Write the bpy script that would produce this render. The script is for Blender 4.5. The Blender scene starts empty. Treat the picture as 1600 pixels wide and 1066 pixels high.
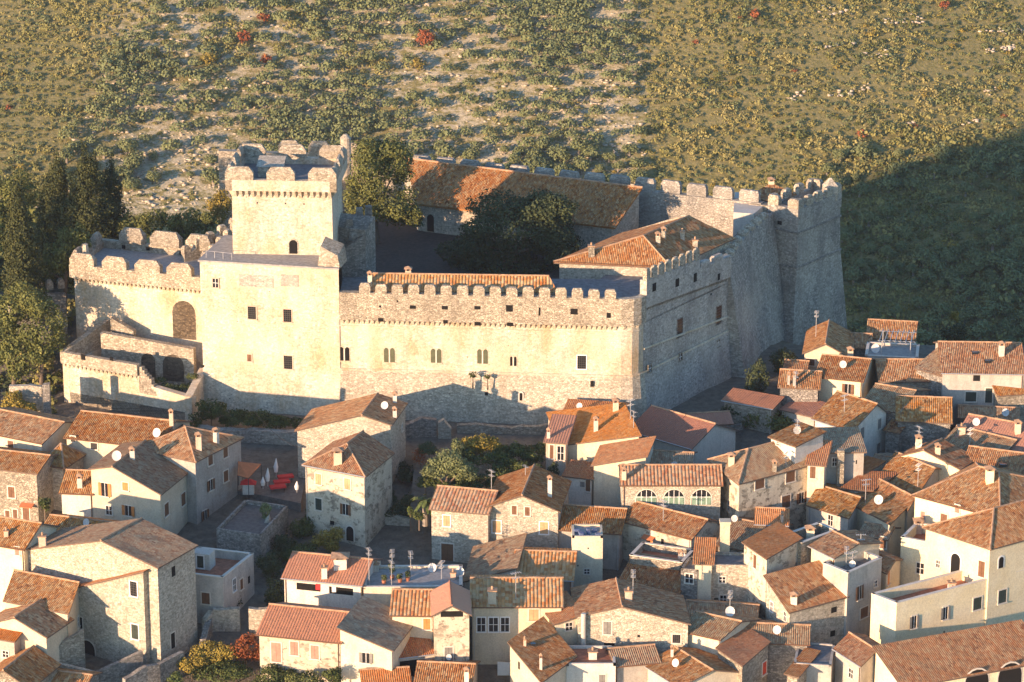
import bpy, math, random
import numpy as np
from math import radians as R, sin, cos, tan, pi, atan2
from mathutils import Vector as V, Matrix
random.seed(7); rng = np.random.default_rng(7)
S = bpy.context.scene
col = S.collection
# ---------------------------------------------------------------- camera
PITCH = 18.0; FPX = 4800.0; DIST = 400.0
CAM = V((0, -DIST*cos(R(PITCH)), DIST*sin(R(PITCH))))
cd = bpy.data.cameras.new("camera"); cam = bpy.data.objects.new("camera", cd); col.objects.link(cam)
cam.location = CAM; cam.rotation_euler = (R(90-PITCH), 0, 0)
cd.sensor_width = 36; cd.lens = 36*FPX/1600; cd.clip_start = 1; cd.clip_end = 6000
S.camera = cam
# ---------------------------------------------------------------- light
AZ_S, EL_S = 46.0, 8.0
sd = V((-sin(R(AZ_S))*cos(R(EL_S)), -cos(R(AZ_S))*cos(R(EL_S)), sin(R(EL_S))))
w = bpy.data.worlds.new("World"); S.world = w; w.use_nodes = True
nt = w.node_tree; nt.nodes.clear()
sky = nt.nodes.new('ShaderNodeTexSky'); sky.sky_type = 'NISHITA'; sky.sun_disc = False
sky.sun_elevation = R(EL_S); sky.sun_rotation = R(180+AZ_S); sky.altitude = 300; sky.dust_density = 0.4; sky.ozone_density = 3.0
bg = nt.nodes.new('ShaderNodeBackground'); bg.inputs[1].default_value = 0.14
wo = nt.nodes.new('ShaderNodeOutputWorld')
nt.links.new(sky.outputs[0], bg.inputs[0]); nt.links.new(bg.outputs[0], wo.inputs[0])
sl = bpy.data.lights.new("sun", 'SUN'); sl.energy = 3.9; sl.angle = R(0.6); sl.color = (1.0, 0.66, 0.42)
so = bpy.data.objects.new("sun", sl); col.objects.link(so)
so.rotation_euler = (-sd).to_track_quat('-Z', 'Y').to_euler(); so.location = sd*300
S.view_settings.view_transform = 'Standard'; S.view_settings.look = 'None'
S.view_settings.gamma = 1; S.view_settings.exposure = 1.5
S.cycles.max_bounces = 5; S.cycles.diffuse_bounces = 3
# ---------------------------------------------------------------- pixel -> world helpers (photo pixels, 1600 x 1066)
cp, sp = cos(R(PITCH)), sin(R(PITCH))
def ray(px, py):
    u = (px-800)/FPX; v = -(py-533)/FPX
    return V((u, cp+v*sp, -sp+v*cp))
def AZ(px, py, z):
    d = ray(px, py); return CAM+d*((z-CAM.z)/d.z)
def AY(px, py, Y):
    d = ray(px, py); return CAM+d*((Y-CAM.y)/d.y)
def proj(P):
    q = P-CAM; f = q.y*cp-q.z*sp; up = q.y*sp+q.z*cp
    return (800+FPX*q.x/f, 533-FPX*up/f)
def onplane(px, py, A, n):
    d = ray(px, py); return CAM+d*((A-CAM).dot(n)/d.dot(n))
# ---------------------------------------------------------------- terrain
def sstep(a, b, x):
    t = np.clip((x-a)/(b-a), 0, 1); return t*t*(3-2*t)
def _wave(x, y, s, ph):
    return np.sin(x/s+ph)*np.cos(y/s*1.3+ph*2.1)+.5*np.sin(x/s*2.3-y/s*1.9+ph)
def terr(x, y):
    x = np.asarray(x, float); y = np.asarray(y, float)
    town = -11+.145*np.minimum(y, 0)
    town = np.maximum(town, -60)
    # castle rock and the wooded shoulder to its left
    town = town+7*sstep(8, 26, y)*(1-sstep(20, 28, x))*sstep(-400, -62, x)*1.0
    # plateau edges: back, right and left flanks
    back = 33+41*(1-sstep(10, 44, x))
    dback = np.maximum(y-back, 0)
    dright = np.maximum(x-(112), 0)
    fall = np.minimum(dback*.75, 200)+np.minimum(dright*.5, 200)
    xl = np.minimum(x-1.034*(y-20), x+60)
    dl = np.interp(-xl, [0, 150, 240, 274, 303, 330, 420], [0, 0, -4, -2, 12, 46, 110])
    near = town-fall-dl
    valley = -112+0*x
    near = np.maximum(near, valley+_wave(x, y, 40, .4)*1.5)
    # the far hillside
    hill = -108+(y-350)*.47+3.0*_wave(x, y, 60, 1.0)*sstep(350, 420, y)
    hill = np.minimum(hill, 160+.05*(y-900))
    return np.maximum(near, hill)
def T(x, y): return float(terr(x, y))
# ---------------------------------------------------------------- materials
def new_mat(name):
    m = bpy.data.materials.new(name); m.use_nodes = True
    n = m.node_tree; n.nodes.clear()
    o = n.nodes.new('ShaderNodeOutputMaterial'); b = n.nodes.new('ShaderNodeBsdfPrincipled')
    b.inputs['Roughness'].default_value = .9; b.inputs['Specular IOR Level'].default_value = .2
    n.links.new(b.outputs[0], o.inputs[0]); return m, n, b
def nd(n, t, **k):
    x = n.nodes.new(t)
    for a, v in k.items():
        if a.startswith('i_'): x.inputs[int(a[2:])].default_value = v
        else: setattr(x, a, v)
    return x
def ramp(n, stops, interp='LINEAR'):
    r = n.nodes.new('ShaderNodeValToRGB'); r.color_ramp.interpolation = interp
    e = r.color_ramp.elements
    while len(e) < len(stops): e.new(.5)
    for i, (p, c) in enumerate(stops):
        e[i].position = p; e[i].color = (c[0], c[1], c[2], 1)
    return r
def mixc(n, a, b, f, mode='MIX'):
    m = n.nodes.new('ShaderNodeMix'); m.data_type = 'RGBA'; m.blend_type = mode
    for sock, v in ((m.inputs[0], f), (m.inputs[6], a), (m.inputs[7], b)):
        if isinstance(v, (int, float)): sock.default_value = v
        elif isinstance(v, tuple): sock.default_value = (*v, 1)
        else: n.links.new(v, sock)
    return m.outputs[2]
def pos(n, sc=(1, 1, 1)):
    g = n.nodes.new('ShaderNodeNewGeometry'); m = n.nodes.new('ShaderNodeMapping')
    m.inputs['Scale'].default_value = sc; n.links.new(g.outputs['Position'], m.inputs[0]); return m.outputs[0]
def noise(n, vec, scale, detail=4, rough=.6):
    x = nd(n, 'ShaderNodeTexNoise'); x.inputs['Scale'].default_value = scale
    x.inputs['Detail'].default_value = detail; x.inputs['Roughness'].default_value = rough
    n.links.new(vec, x.inputs['Vector']); return x
def bump(n, b, h, strength=.5, dist=.1, prev=None):
    x = n.nodes.new('ShaderNodeBump'); x.inputs['Strength'].default_value = strength; x.inputs['Distance'].default_value = dist
    n.links.new(h, x.inputs['Height'])
    if prev is not None: n.links.new(prev, x.inputs['Normal'])
    n.links.new(x.outputs[0], b.inputs['Normal']); return x.outputs[0]
def mrange(n, v, a, b, c=0., d=1.):
    x = n.nodes.new('ShaderNodeMapRange'); n.links.new(v, x.inputs[0])
    for i, q in enumerate((a, b, c, d)): x.inputs[i+1].default_value = q
    return x.outputs[0]
M = {}
def stone(key, name, c1, c2, mortar, sc=2.6, bs=.7, stain=(.16, .14, .11), st=.45, holes=0., dk=.7, streak=0.):
    m, n, b = new_mat(name)
    p = pos(n, (1, 1, 1.7))
    # wobble the courses a little
    vo = nd(n, 'ShaderNodeTexVoronoi'); vo.inputs['Scale'].default_value = sc; n.links.new(p, vo.inputs['Vector'])
    ed = nd(n, 'ShaderNodeTexVoronoi', feature='DISTANCE_TO_EDGE'); ed.inputs['Scale'].default_value = sc; n.links.new(p, ed.inputs['Vector'])
    sepc = nd(n, 'ShaderNodeSeparateColor'); n.links.new(vo.outputs['Color'], sepc.inputs[0])
    base = ramp(n, [(0, tuple(x*dk for x in c1)), (.25, c1), (.7, c2), (1, tuple(min(1, x*1.15) for x in c2))])
    n.links.new(sepc.outputs[0], base.inputs[0])
    e = mrange(n, ed.outputs['Distance'], 0, .09)
    c = mixc(n, mortar, base.outputs[0], e)
    big = noise(n, pos(n, (1, 1, .45)), .35, 6, .65)
    sr = ramp(n, [(.42, (0, 0, 0)), (.68, (1, 1, 1))]); n.links.new(big.outputs[0], sr.inputs[0])
    f = nd(n, 'ShaderNodeMath', operation='MULTIPLY'); n.links.new(sr.outputs[0], f.inputs[0]); f.inputs[1].default_value = st
    c = mixc(n, c, stain, f.outputs[0])
    mid = noise(n, pos(n), 3.2, 5, .7)
    c = mixc(n, c, mixc(n, (.35, .35, .35), (1.2, 1.2, 1.2), mrange(n, mid.outputs[0], .3, .62)), .55, 'MULTIPLY')
    if streak:
        s1 = noise(n, pos(n, (1, 1, .12)), .9, 6, .7); s1r = ramp(n, [(.5, (0, 0, 0)), (.72, (1, 1, 1))]); n.links.new(s1.outputs[0], s1r.inputs[0])
        f1 = nd(n, 'ShaderNodeMath', operation='MULTIPLY'); n.links.new(s1r.outputs[0], f1.inputs[0]); f1.inputs[1].default_value = streak
        c = mixc(n, c, (.32, .28, .22), f1.outputs[0])
        s2 = noise(n, pos(n, (1, 1, .8)), .13, 4, .6); s2r = ramp(n, [(.44, (0, 0, 0)), (.6, (1, 1, 1))]); n.links.new(s2.outputs[0], s2r.inputs[0])
        f2 = nd(n, 'ShaderNodeMath', operation='MULTIPLY'); n.links.new(s2r.outputs[0], f2.inputs[0]); f2.inputs[1].default_value = streak*.55
        c = mixc(n, c, (.72, .64, .50), f2.outputs[0])
    if holes:
        hv = nd(n, 'ShaderNodeTexVoronoi'); hv.inputs['Scale'].default_value = .55; n.links.new(pos(n), hv.inputs['Vector'])
        hm = nd(n, 'ShaderNodeMath', operation='LESS_THAN'); n.links.new(hv.outputs['Distance'], hm.inputs[0]); hm.inputs[1].default_value = holes
        c = mixc(n, c, (.03, .025, .02), hm.outputs[0])
    n.links.new(c, b.inputs['Base Color'])
    h = nd(n, 'ShaderNodeMath', operation='ADD'); n.links.new(e, h.inputs[0]); n.links.new(mid.outputs[0], h.inputs[1])
    bump(n, b, h.outputs[0], bs, .07)
    M[key] = m
def plaster(key, name, c, c2, stain=(.3, .26, .2), st=.4, bs=.25, peel=0.):
    m, n, b = new_mat(name)
    a = noise(n, pos(n), .45, 6, .65)
    r = ramp(n, [(.35, c), (.65, c2)]); n.links.new(a.outputs[0], r.inputs[0])
    s = noise(n, pos(n, (1, 1, .22)), 1.1, 5, .7)
    sr = ramp(n, [(.5, (0, 0, 0)), (.75, (1, 1, 1))]); n.links.new(s.outputs[0], sr.inputs[0])
    f = nd(n, 'ShaderNodeMath', operation='MULTIPLY'); n.links.new(sr.outputs[0], f.inputs[0]); f.inputs[1].default_value = st
    oi = nd(n, 'ShaderNodeObjectInfo'); hs = nd(n, 'ShaderNodeHueSaturation'); n.links.new(mrange(n, oi.outputs['Random'], 0, 1, .86, 1.08), hs.inputs['Value']); hs.inputs['Saturation'].default_value = 1.0
    n.links.new(r.outputs[0], hs.inputs['Color'])
    cc = mixc(n, hs.outputs[0], stain, f.outputs[0])
    g = noise(n, pos(n), 5, 4, .7)
    cc = mixc(n, cc, mixc(n, (.6, .6, .6), (1.12, 1.12, 1.12), mrange(n, g.outputs[0], .3, .6)), .5, 'MULTIPLY')
    if peel:
        q = noise(n, pos(n, (1, 1, 1.3)), .8, 7, .7)
        qr = ramp(n, [(peel, (0, 0, 0)), (peel+.03, (1, 1, 1))]); n.links.new(q.outputs[0], qr.inputs[0])
        vo = nd(n, 'ShaderNodeTexVoronoi'); vo.inputs['Scale'].default_value = 2.6; n.links.new(pos(n, (1, 1, 1.6)), vo.inputs['Vector'])
        sc = nd(n, 'ShaderNodeSeparateColor'); n.links.new(vo.outputs['Color'], sc.inputs[0])
        st_ = ramp(n, [(0, (.2, .17, .13)), (1, (.45, .39, .29))]); n.links.new(sc.outputs[0], st_.inputs[0])
        cc = mixc(n, cc, st_.outputs[0], qr.outputs[0])
    n.links.new(cc, b.inputs['Base Color']); bump(n, b, g.outputs[0], bs, .06)
    M[key] = m
def tiles(key, name, cols, lich, lf=.5, cw=.24, rw=.42, bs=1.0, clean=False):
    m, n, b = new_mat(name)
    uv = nd(n, 'ShaderNodeUVMap'); sx = nd(n, 'ShaderNodeSeparateXYZ')
    wob = noise(n, uv.outputs[0], .5, 3, .6)
    add = nd(n, 'ShaderNodeVectorMath', operation='MULTIPLY_ADD'); n.links.new(wob.outputs['Color'], add.inputs[0])
    add.inputs[1].default_value = (.12, .5, 0) if not clean else (0, 0, 0); n.links.new(uv.outputs[0], add.inputs[2])
    n.links.new(add.outputs[0], sx.inputs[0])
    def mth(op, a, bb=None, v=None):
        x = nd(n, 'ShaderNodeMath', operation=op); n.links.new(a, x.inputs[0])
        if bb is not None: n.links.new(bb, x.inputs[1])
        elif v is not None: x.inputs[1].default_value = v
        return x.outputs[0]
    us = mth('DIVIDE', sx.outputs[0], v=cw); vs = mth('DIVIDE', sx.outputs[1], v=rw)
    fu = mth('FLOOR', us); 
    off = nd(n, 'ShaderNodeTexWhiteNoise', noise_dimensions='1D'); n.links.new(fu, off.inputs['W'])
    vs2 = mth('ADD', vs, off.outputs['Value'])
    fv = mth('FLOOR', vs2); cb = nd(n, 'ShaderNodeCombineXYZ'); n.links.new(fu, cb.inputs[0]); n.links.new(fv, cb.inputs[1])
    wn = nd(n, 'ShaderNodeTexWhiteNoise', noise_dimensions='2D'); n.links.new(cb.outputs[0], wn.inputs['Vector'])
    r = ramp(n, [(i/(len(cols)-1), c) for i, c in enumerate(cols)]); n.links.new(wn.outputs['Value'], r.inputs[0])
    ln = noise(n, pos(n), .9, 6, .75); lr = ramp(n, [(.45, (0, 0, 0)), (.66, (1, 1, 1))]); n.links.new(ln.outputs[0], lr.inputs[0])
    c = mixc(n, r.outputs[0], lich, mth('MULTIPLY', lr.outputs[0], v=lf))
    l2 = noise(n, pos(n), 3.5, 5, .75); l2r = ramp(n, [(.56, (0, 0, 0)), (.66, (1, 1, 1))]); n.links.new(l2.outputs[0], l2r.inputs[0])
    c = mixc(n, c, (.42, .36, .25), mth('MULTIPLY', l2r.outputs[0], v=.5*(0 if clean else 1)))
    d2 = ramp(n, [(.3, (1, 1, 1)), (.42, (0, 0, 0))]); n.links.new(l2.outputs[0], d2.inputs[0])
    c = mixc(n, c, (.07, .045, .03), mth('MULTIPLY', d2.outputs[0], v=.75*(0 if clean else 1)))
    oi = nd(n, 'ShaderNodeObjectInfo'); hs = nd(n, 'ShaderNodeHueSaturation')
    n.links.new(mrange(n, oi.outputs['Random'], 0, 1, .498, .506), hs.inputs['Hue']); n.links.new(mrange(n, oi.outputs['Random'], 0, 1, .74, 1.05), hs.inputs['Value'])
    rr = mth('FRACT', mth('MULTIPLY', oi.outputs['Random'], v=7.3)); n.links.new(mrange(n, rr, 0, 1, .96, 1.14), hs.inputs['Saturation'])
    n.links.new(c, hs.inputs['Color']); c = hs.outputs[0]
    n.links.new(c, b.inputs['Base Color'])
    hu = mth('ABSOLUTE', mth('SINE', mth('MULTIPLY', us, v=pi)))
    hv = mth('FRACT', vs2); hh = mth('ADD', hu, mth('MULTIPLY', hv, v=-.45)); hh = mth('ADD', hh, mth('MULTIPLY', wn.outputs['Value'], v=.5*(0 if clean else 1)))
    nb = bump(n, b, hh, bs, .10)
    bump(n, b, ln.outputs[0], .5, .35, nb)
    M[key] = m
def flat(key, name, c, rough=.8, var=.25, metal=0, spec=.3):
    m, n, b = new_mat(name)
    a = noise(n, pos(n), 2.0, 4, .6)
    lo = tuple(x*(1-var) for x in c); hi = tuple(min(1, x*(1+var*.6)) for x in c)
    r = ramp(n, [(.3, lo), (.7, hi)]); n.links.new(a.outputs[0], r.inputs[0]); n.links.new(r.outputs[0], b.inputs['Base Color'])
    b.inputs['Roughness'].default_value = rough; b.inputs['Metallic'].default_value = metal; b.inputs['Specular IOR Level'].default_value = spec
    M[key] = m
def leaf(key, name, c1, c2, c3, sc=.9):
    m, n, b = new_mat(name)
    a = noise(n, pos(n), sc, 3, .6); g = noise(n, pos(n), 7, 2, .5)
    r = ramp(n, [(.3, c1), (.52, c2), (.72, c3)])
    mx = nd(n, 'ShaderNodeMath', operation='MULTIPLY_ADD'); n.links.new(g.outputs[0], mx.inputs[0]); mx.inputs[1].default_value = .5
    sub = nd(n, 'ShaderNodeMath', operation='MULTIPLY_ADD'); n.links.new(a.outputs[0], sub.inputs[0]); sub.inputs[1].default_value = .75; sub.inputs[2].default_value = -.12
    n.links.new(sub.outputs[0], mx.inputs[2]); n.links.new(mx.outputs[0], r.inputs[0])
    n.links.new(r.outputs[0], b.inputs['Base Color']); b.inputs['Roughness'].default_value = .75
    M[key] = m
stone('cstone', 'castle_limestone', (.60, .53, .41), (.70, .63, .50), (.54, .47, .36), 2.9, .45, (.50, .35, .19), .9, holes=.04, dk=.76, streak=.55)
stone('archback', 'shade_darkened_brown_stone', (.09, .068, .045), (.15, .115, .075), (.07, .055, .04), 2.6, .6)  # brown stone, darkened to carry the shade inside the bastion arches
stone('cbase', 'pale_rubble_base', (.50, .44, .34), (.66, .59, .46), (.44, .38, .29), 2.8, .7, (.34, .28, .2), .5, dk=.8)
stone('cmid', 'shade_greyed_limestone', (.42, .39, .34), (.54, .50, .44), (.36, .34, .30), 2.8, .6, (.22, .20, .18), .7, dk=.7, streak=.3)  # greyer weathered limestone; shade of the side wall is put into its colour
stone('crub', 'castle_rubble_stone', (.44, .38, .28), (.58, .51, .39), (.33, .28, .21), 2.9, .8, (.24, .20, .15), .55)
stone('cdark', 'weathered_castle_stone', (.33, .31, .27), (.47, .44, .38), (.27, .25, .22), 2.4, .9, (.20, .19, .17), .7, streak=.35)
stone('s1', 'warm_rubble_wall', (.38, .33, .25), (.50, .44, .34), (.30, .26, .2), 2.9, .9)
stone('s2', 'grey_rubble_wall', (.28, .26, .23), (.40, .37, .32), (.23, .21, .18), 2.9, .9)
stone('s3', 'pale_limestone_wall', (.50, .45, .35), (.60, .54, .43), (.43, .38, .3), 3.0, .7, (.3, .25, .18), .4)
plaster('p1', 'cream_lime_plaster', (.62, .53, .38), (.70, .62, .47), (.42, .34, .24), .5)
plaster('p2', 'bright_ochre_plaster', (.78, .66, .42), (.84, .74, .52), (.6, .46, .28), .3)
plaster('p3', 'grey_worn_plaster', (.40, .37, .32), (.52, .48, .42), (.22, .2, .17), .6)
plaster('p4', 'peeling_beige_plaster', (.56, .49, .37), (.64, .57, .44), (.34, .28, .2), .6, peel=.52)
plaster('p5', 'whitewashed_plaster', (.60, .56, .48), (.68, .64, .56), (.38, .34, .28), .55)
plaster('p6', 'pink_stained_plaster', (.62, .44, .33), (.64, .54, .42), (.5, .28, .18), .6)
TC = [(.24, .095, .045), (.50, .20, .08), (.60, .28, .12), (.36, .15, .07), (.68, .44, .24), (.54, .21, .085)]
tiles('t1', 'old_terracotta_tiles', TC, (.50, .38, .22), .5)
tiles('t2', 'lichened_terracotta_tiles', [(.28, .14, .085), (.42, .24, .14), (.50, .34, .21), (.34, .19, .115), (.54, .42, .28)], (.38, .32, .22), .7)
tiles('t3', 'bright_terracotta_tiles', [(.58, .20, .075), (.70, .29, .12), (.62, .24, .095), (.74, .37, .17), (.54, .21, .09)], (.5, .3, .17), .35)
tiles('t4', 'ribbed_terracotta_tiles', [(.46, .17, .08), (.64, .32, .15), (.68, .45, .27), (.52, .22, .10)], (.5, .4, .25), .4, .42, .5, 1.0)
tiles('t5', 'new_machine_tiles', [(.44, .20, .13), (.48, .225, .145), (.46, .21, .135)], (.4, .22, .14), .3, .33, .38, .6, clean=True)
tiles('t6', 'salmon_metal_sheet', [(.56, .27, .17), (.58, .285, .18), (.57, .28, .175)], (.5, .27, .18), .2, .5, 3, .15, clean=True)
flat('ridge', 'mortared_ridge_tile', (.44, .28, .17), .9, .4)
flat('eave', 'eave_board', (.16, .11, .08))
flat('white', 'white_paint', (.78, .76, .72), .5, .08)
flat('frame', 'stone_surround', (.66, .6, .5), .8, .15)
flat('shb', 'brown_shutter_paint', (.17, .085, .045), .6)
flat('sho', 'orange_varnished_shutter', (.55, .22, .07), .5)
flat('sht', 'tan_shutter', (.50, .32, .17), .6)
flat('shg', 'dark_green_shutter', (.035, .05, .04), .6)
flat('shr', 'red_shutter', (.55, .06, .03), .6)
flat('shp', 'pinkish_brown_shutter', (.38, .22, .16), .6)
flat('shy', 'grey_shutter', (.22, .21, .19), .6)
flat('glass', 'dark_window_pane', (.02, .022, .025), .12, .2, 0, .6)
flat('void', 'unlit_opening', (.012, .011, .010), 1.0)
flat('iron', 'iron', (.06, .055, .05), .5)
flat('metal', 'galvanised_metal', (.55, .55, .54), .4, .15, .5)
flat('dishw', 'white_dish_enamel', (.62, .61, .57), .4, .06)
flat('bark', 'bark', (.16, .12, .085)); flat('barkg', 'grey_bark', (.30, .26, .21))
flat('cotto', 'terracotta_floor', (.40, .16, .09), .8, .35)
flat('concrete', 'roof_screed', (.34, .33, .31), .9, .3)
flat('lead', 'dark_roof_screed', (.20, .20, .20), .9, .35)
flat('cloth_w', 'white_canvas', (.75, .74, .70), .9, .1)
flat('cloth_r', 'red_cloth', (.60, .04, .04), .9, .15)
flat('cloth_o', 'orange_awning', (.55, .19, .08), .9, .15)
flat('blue', 'blue_tarpaulin', (.12, .16, .28), .8, .4)
flat('olivepane', 'olive_window_pane', (.10, .105, .06), .5)
flat('curt', 'green_curtain', (.20, .30, .22), .8, .3)
flat('rock', 'limestone_rock', (.52, .45, .34), .95, .4)
flat('path', 'grey_paving', (.15, .135, .12), .9, .35)
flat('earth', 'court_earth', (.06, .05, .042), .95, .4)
leaf('holm', 'holm_oak_leaves', (.055, .07, .022), (.12, .135, .04), (.22, .215, .06))
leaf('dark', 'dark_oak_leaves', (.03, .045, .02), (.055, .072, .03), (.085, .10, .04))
leaf('cyp', 'cypress_foliage', (.026, .034, .013), (.055, .065, .022), (.12, .12, .038), 1.3)
leaf('olive', 'olive_leaves', (.10, .125, .05), (.17, .195, .08), (.235, .25, .115))
leaf('bush', 'garden_shrub_leaves', (.03, .05, .015), (.07, .09, .025), (.14, .15, .04))
leaf('yel', 'yellowing_leaves', (.12, .10, .02), (.26, .20, .04), (.42, .33, .07))
leaf('red', 'russet_autumn_leaves', (.16, .05, .02), (.30, .09, .035), (.34, .16, .05))
leaf('scrub', 'macchia_scrub_leaves', (.135, .145, .045), (.25, .235, .075), (.37, .32, .13), .05)
leaf('palm', 'palm_frond', (.05, .08, .02), (.09, .12, .035), (.16, .17, .05))
# ---------------------------------------------------------------- mesh builder
class MB:
    def __init__(s): s.v = []; s.f = []; s.m = []; s.uv = {}
    def face(s, pts, m=0, uvs=None):
        i = len(s.v); s.v += [tuple(p) for p in pts]; s.f.append(tuple(range(i, i+len(pts)))); s.m.append(m)
        if uvs: s.uv[len(s.f)-1] = uvs
    def hexa(s, b, t, m=0):           # b, t: 4 points each (ccw from above)
        i = len(s.v); s.v += [tuple(p) for p in b]+[tuple(p) for p in t]
        for f in ((3, 2, 1, 0), (4, 5, 6, 7), (0, 1, 5, 4), (1, 2, 6, 5), (2, 3, 7, 6), (3, 0, 4, 7)):
            s.f.append(tuple(i+k for k in f)); s.m.append(m)
    def box(s, c, ux, uy, sx, sy, z0, z1, m=0, top=1.0):    # centre (xy), unit axes, full sizes
        ux = V((ux.x, ux.y, 0)).normalized(); uy = V((uy.x, uy.y, 0)).normalized()
        c = V((c.x, c.y, 0))
        q = [c-ux*sx/2-uy*sy/2, c+ux*sx/2-uy*sy/2, c+ux*sx/2+uy*sy/2, c-ux*sx/2+uy*sy/2]
        p = [c+(k-c)*top for k in q]
        s.hexa([k+V((0, 0, z0)) for k in q], [k+V((0, 0, z1)) for k in p], m)
    def prism(s, poly, z0, z1, m=0, mt=None):   # poly: list of xy, ccw; z1 number or list
        n = len(poly); i = len(s.v)
        zt = z1 if isinstance(z1, (list, tuple)) else [z1]*n
        s.v += [(p[0], p[1], z0) for p in poly]+[(p[0], p[1], zt[k]) for k, p in enumerate(poly)]
        s.f.append(tuple(i+n-1-k for k in range(n))); s.m.append(m)
        s.f.append(tuple(i+n+k for k in range(n))); s.m.append(m if mt is None else mt)
        for k in range(n):
            l = (k+1) % n; s.f.append((i+k, i+l, i+n+l, i+n+k)); s.m.append(m)
    def tube(s, a, b, r0, r1=None, n=6, m=0):
        r1 = r0 if r1 is None else r1; a = V(a); b = V(b); d = (b-a).normalized()
        x = d.orthogonal().normalized(); y = d.cross(x); i = len(s.v)
        for p, r in ((a, r0), (b, r1)):
            for k in range(n):
                t = 2*pi*k/n; s.v.append(tuple(p+x*cos(t)*r+y*sin(t)*r))
        for k in range(n):
            l = (k+1) % n; s.f.append((i+k, i+l, i+n+l, i+n+k)); s.m.append(m)
        s.f.append(tuple(i+n-1-k for k in range(n))); s.m.append(m); s.f.append(tuple(i+n+k for k in range(n))); s.m.append(m)
    def build(s, name, mats, parent=None, smooth=False):
        me = bpy.data.meshes.new(name)
        o = V((0, 0, 0))
        if parent is not None:
            q = parent
            while q is not None: o = o+V(q.location); q = q.parent
        me.from_pydata([(a-o.x, b-o.y, c-o.z) for a, b, c in s.v], [], s.f)
        if not isinstance(mats, (list, tuple)): mats = [mats]
        for k in mats: me.materials.append(M[k])
        me.polygons.foreach_set('material_index', s.m)
        if s.uv:
            ul = me.uv_layers.new(name='UVMap')
            for fi, uvs in s.uv.items():
                for li, uv in zip(me.polygons[fi].loop_indices, uvs): ul.data[li].uv = uv
        if smooth: me.polygons.foreach_set('use_smooth', [True]*len(s.f))
        me.update()
        ob = bpy.data.objects.new(name, me); col.objects.link(ob)
        if parent is not None: ob.parent = parent
        return ob
def tag(o, label=None, cat=None, group=None, kind=None):
    if label: o['label'] = label
    if cat: o['category'] = cat
    if group: o['group'] = group
    if kind: o['kind'] = kind
    return o
def empty(name, loc, label, cat, group=None):
    o = bpy.data.objects.new(name, None); col.objects.link(o); o.location = loc; o.empty_display_size = 1
    return tag(o, label, cat, group)
def npmesh(name, v, f, mats, mi=None, parent=None):
    """v (n,3) world, f (m,k) ints"""
    me = bpy.data.meshes.new(name); v = np.asarray(v, np.float32).copy(); f = np.asarray(f, np.int32)
    if parent is not None: v -= np.array(parent.location, np.float32)
    k = f.shape[1]
    me.vertices.add(len(v)); me.vertices.foreach_set('co', v.ravel())
    me.loops.add(f.size); me.loops.foreach_set('vertex_index', f.ravel())
    me.polygons.add(len(f)); me.polygons.foreach_set('loop_start', np.arange(0, f.size, k, dtype=np.int32))
    me.polygons.foreach_set('loop_total', np.full(len(f), k, np.int32))
    for q in ([mats] if isinstance(mats, str) else mats): me.materials.append(M[q])
    if mi is not None: me.polygons.foreach_set('material_index', np.asarray(mi, np.int32))
    me.update(calc_edges=True); me.validate()
    ob = bpy.data.objects.new(name, me); col.objects.link(ob)
    if parent is not None: ob.parent = parent
    return ob
def leaves(blobs, size, dens=1.0, rg=rng, shell=.55, up=.15):
    """blobs: (cx,cy,cz,rx,ry,rz) -> quads spread through lumpy ellipsoids"""
    VV = []
    for (cx, cy, cz, rx, ry, rz) in blobs:
        area = 4*pi*((rx*ry+rx*rz+ry*rz)/3)
        n = max(12, int(area/(size*size)*2.1*dens))
        d = rg.normal(size=(n, 3)); d /= np.linalg.norm(d, axis=1)[:, None]
        ph = rg.uniform(0, 6, 3)
        lump = 1+.16*np.sin(d[:, 0]*5+ph[0])*np.sin(d[:, 1]*5+ph[1])+.12*np.sin(d[:, 2]*7+ph[2])+.08*np.sin(d[:, 0]*11+d[:, 2]*9+ph[1])
        r = (shell+(1-shell)*rg.random(n)**.5)*lump
        c = np.array([cx, cy, cz])+d*r[:, None]*np.array([rx, ry, rz])
        nr = d+rg.normal(size=(n, 3))*.55; nr[:, 2] += up; nr /= np.linalg.norm(nr, axis=1)[:, None]
        t = np.cross(nr, rg.normal(size=(n, 3))); t /= np.linalg.norm(t, axis=1)[:, None]
        b = np.cross(nr, t); s = (size*rg.uniform(.55, 1.25, n))[:, None]*.5
        t = t*s; b = b*s*.75
        VV.append(np.stack([c-t-b*.4, c-b+t*.2, c+t+b*.3, c+b-t*.1], 1).reshape(-1, 3))
    v = np.concatenate(VV); f = np.arange(len(v)).reshape(-1, 4)
    return v, f
def clumps(cx, cy, cz, rx, ry, rz, n, k=.42, rg=rng):
    """n sub-blobs scattered over an ellipsoid so that the outline is uneven"""
    out = [(cx, cy, cz, rx*.72, ry*.72, rz*.72)]
    for i in range(n):
        d = rg.normal(size=3); d /= np.linalg.norm(d); q = k*rg.uniform(.7, 1.25)
        out.append((cx+d[0]*rx*(1-k*.75), cy+d[1]*ry*(1-k*.75), cz+d[2]*rz*(1-k*.75), rx*q, ry*q, rz*q*.9))
    return out
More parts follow.
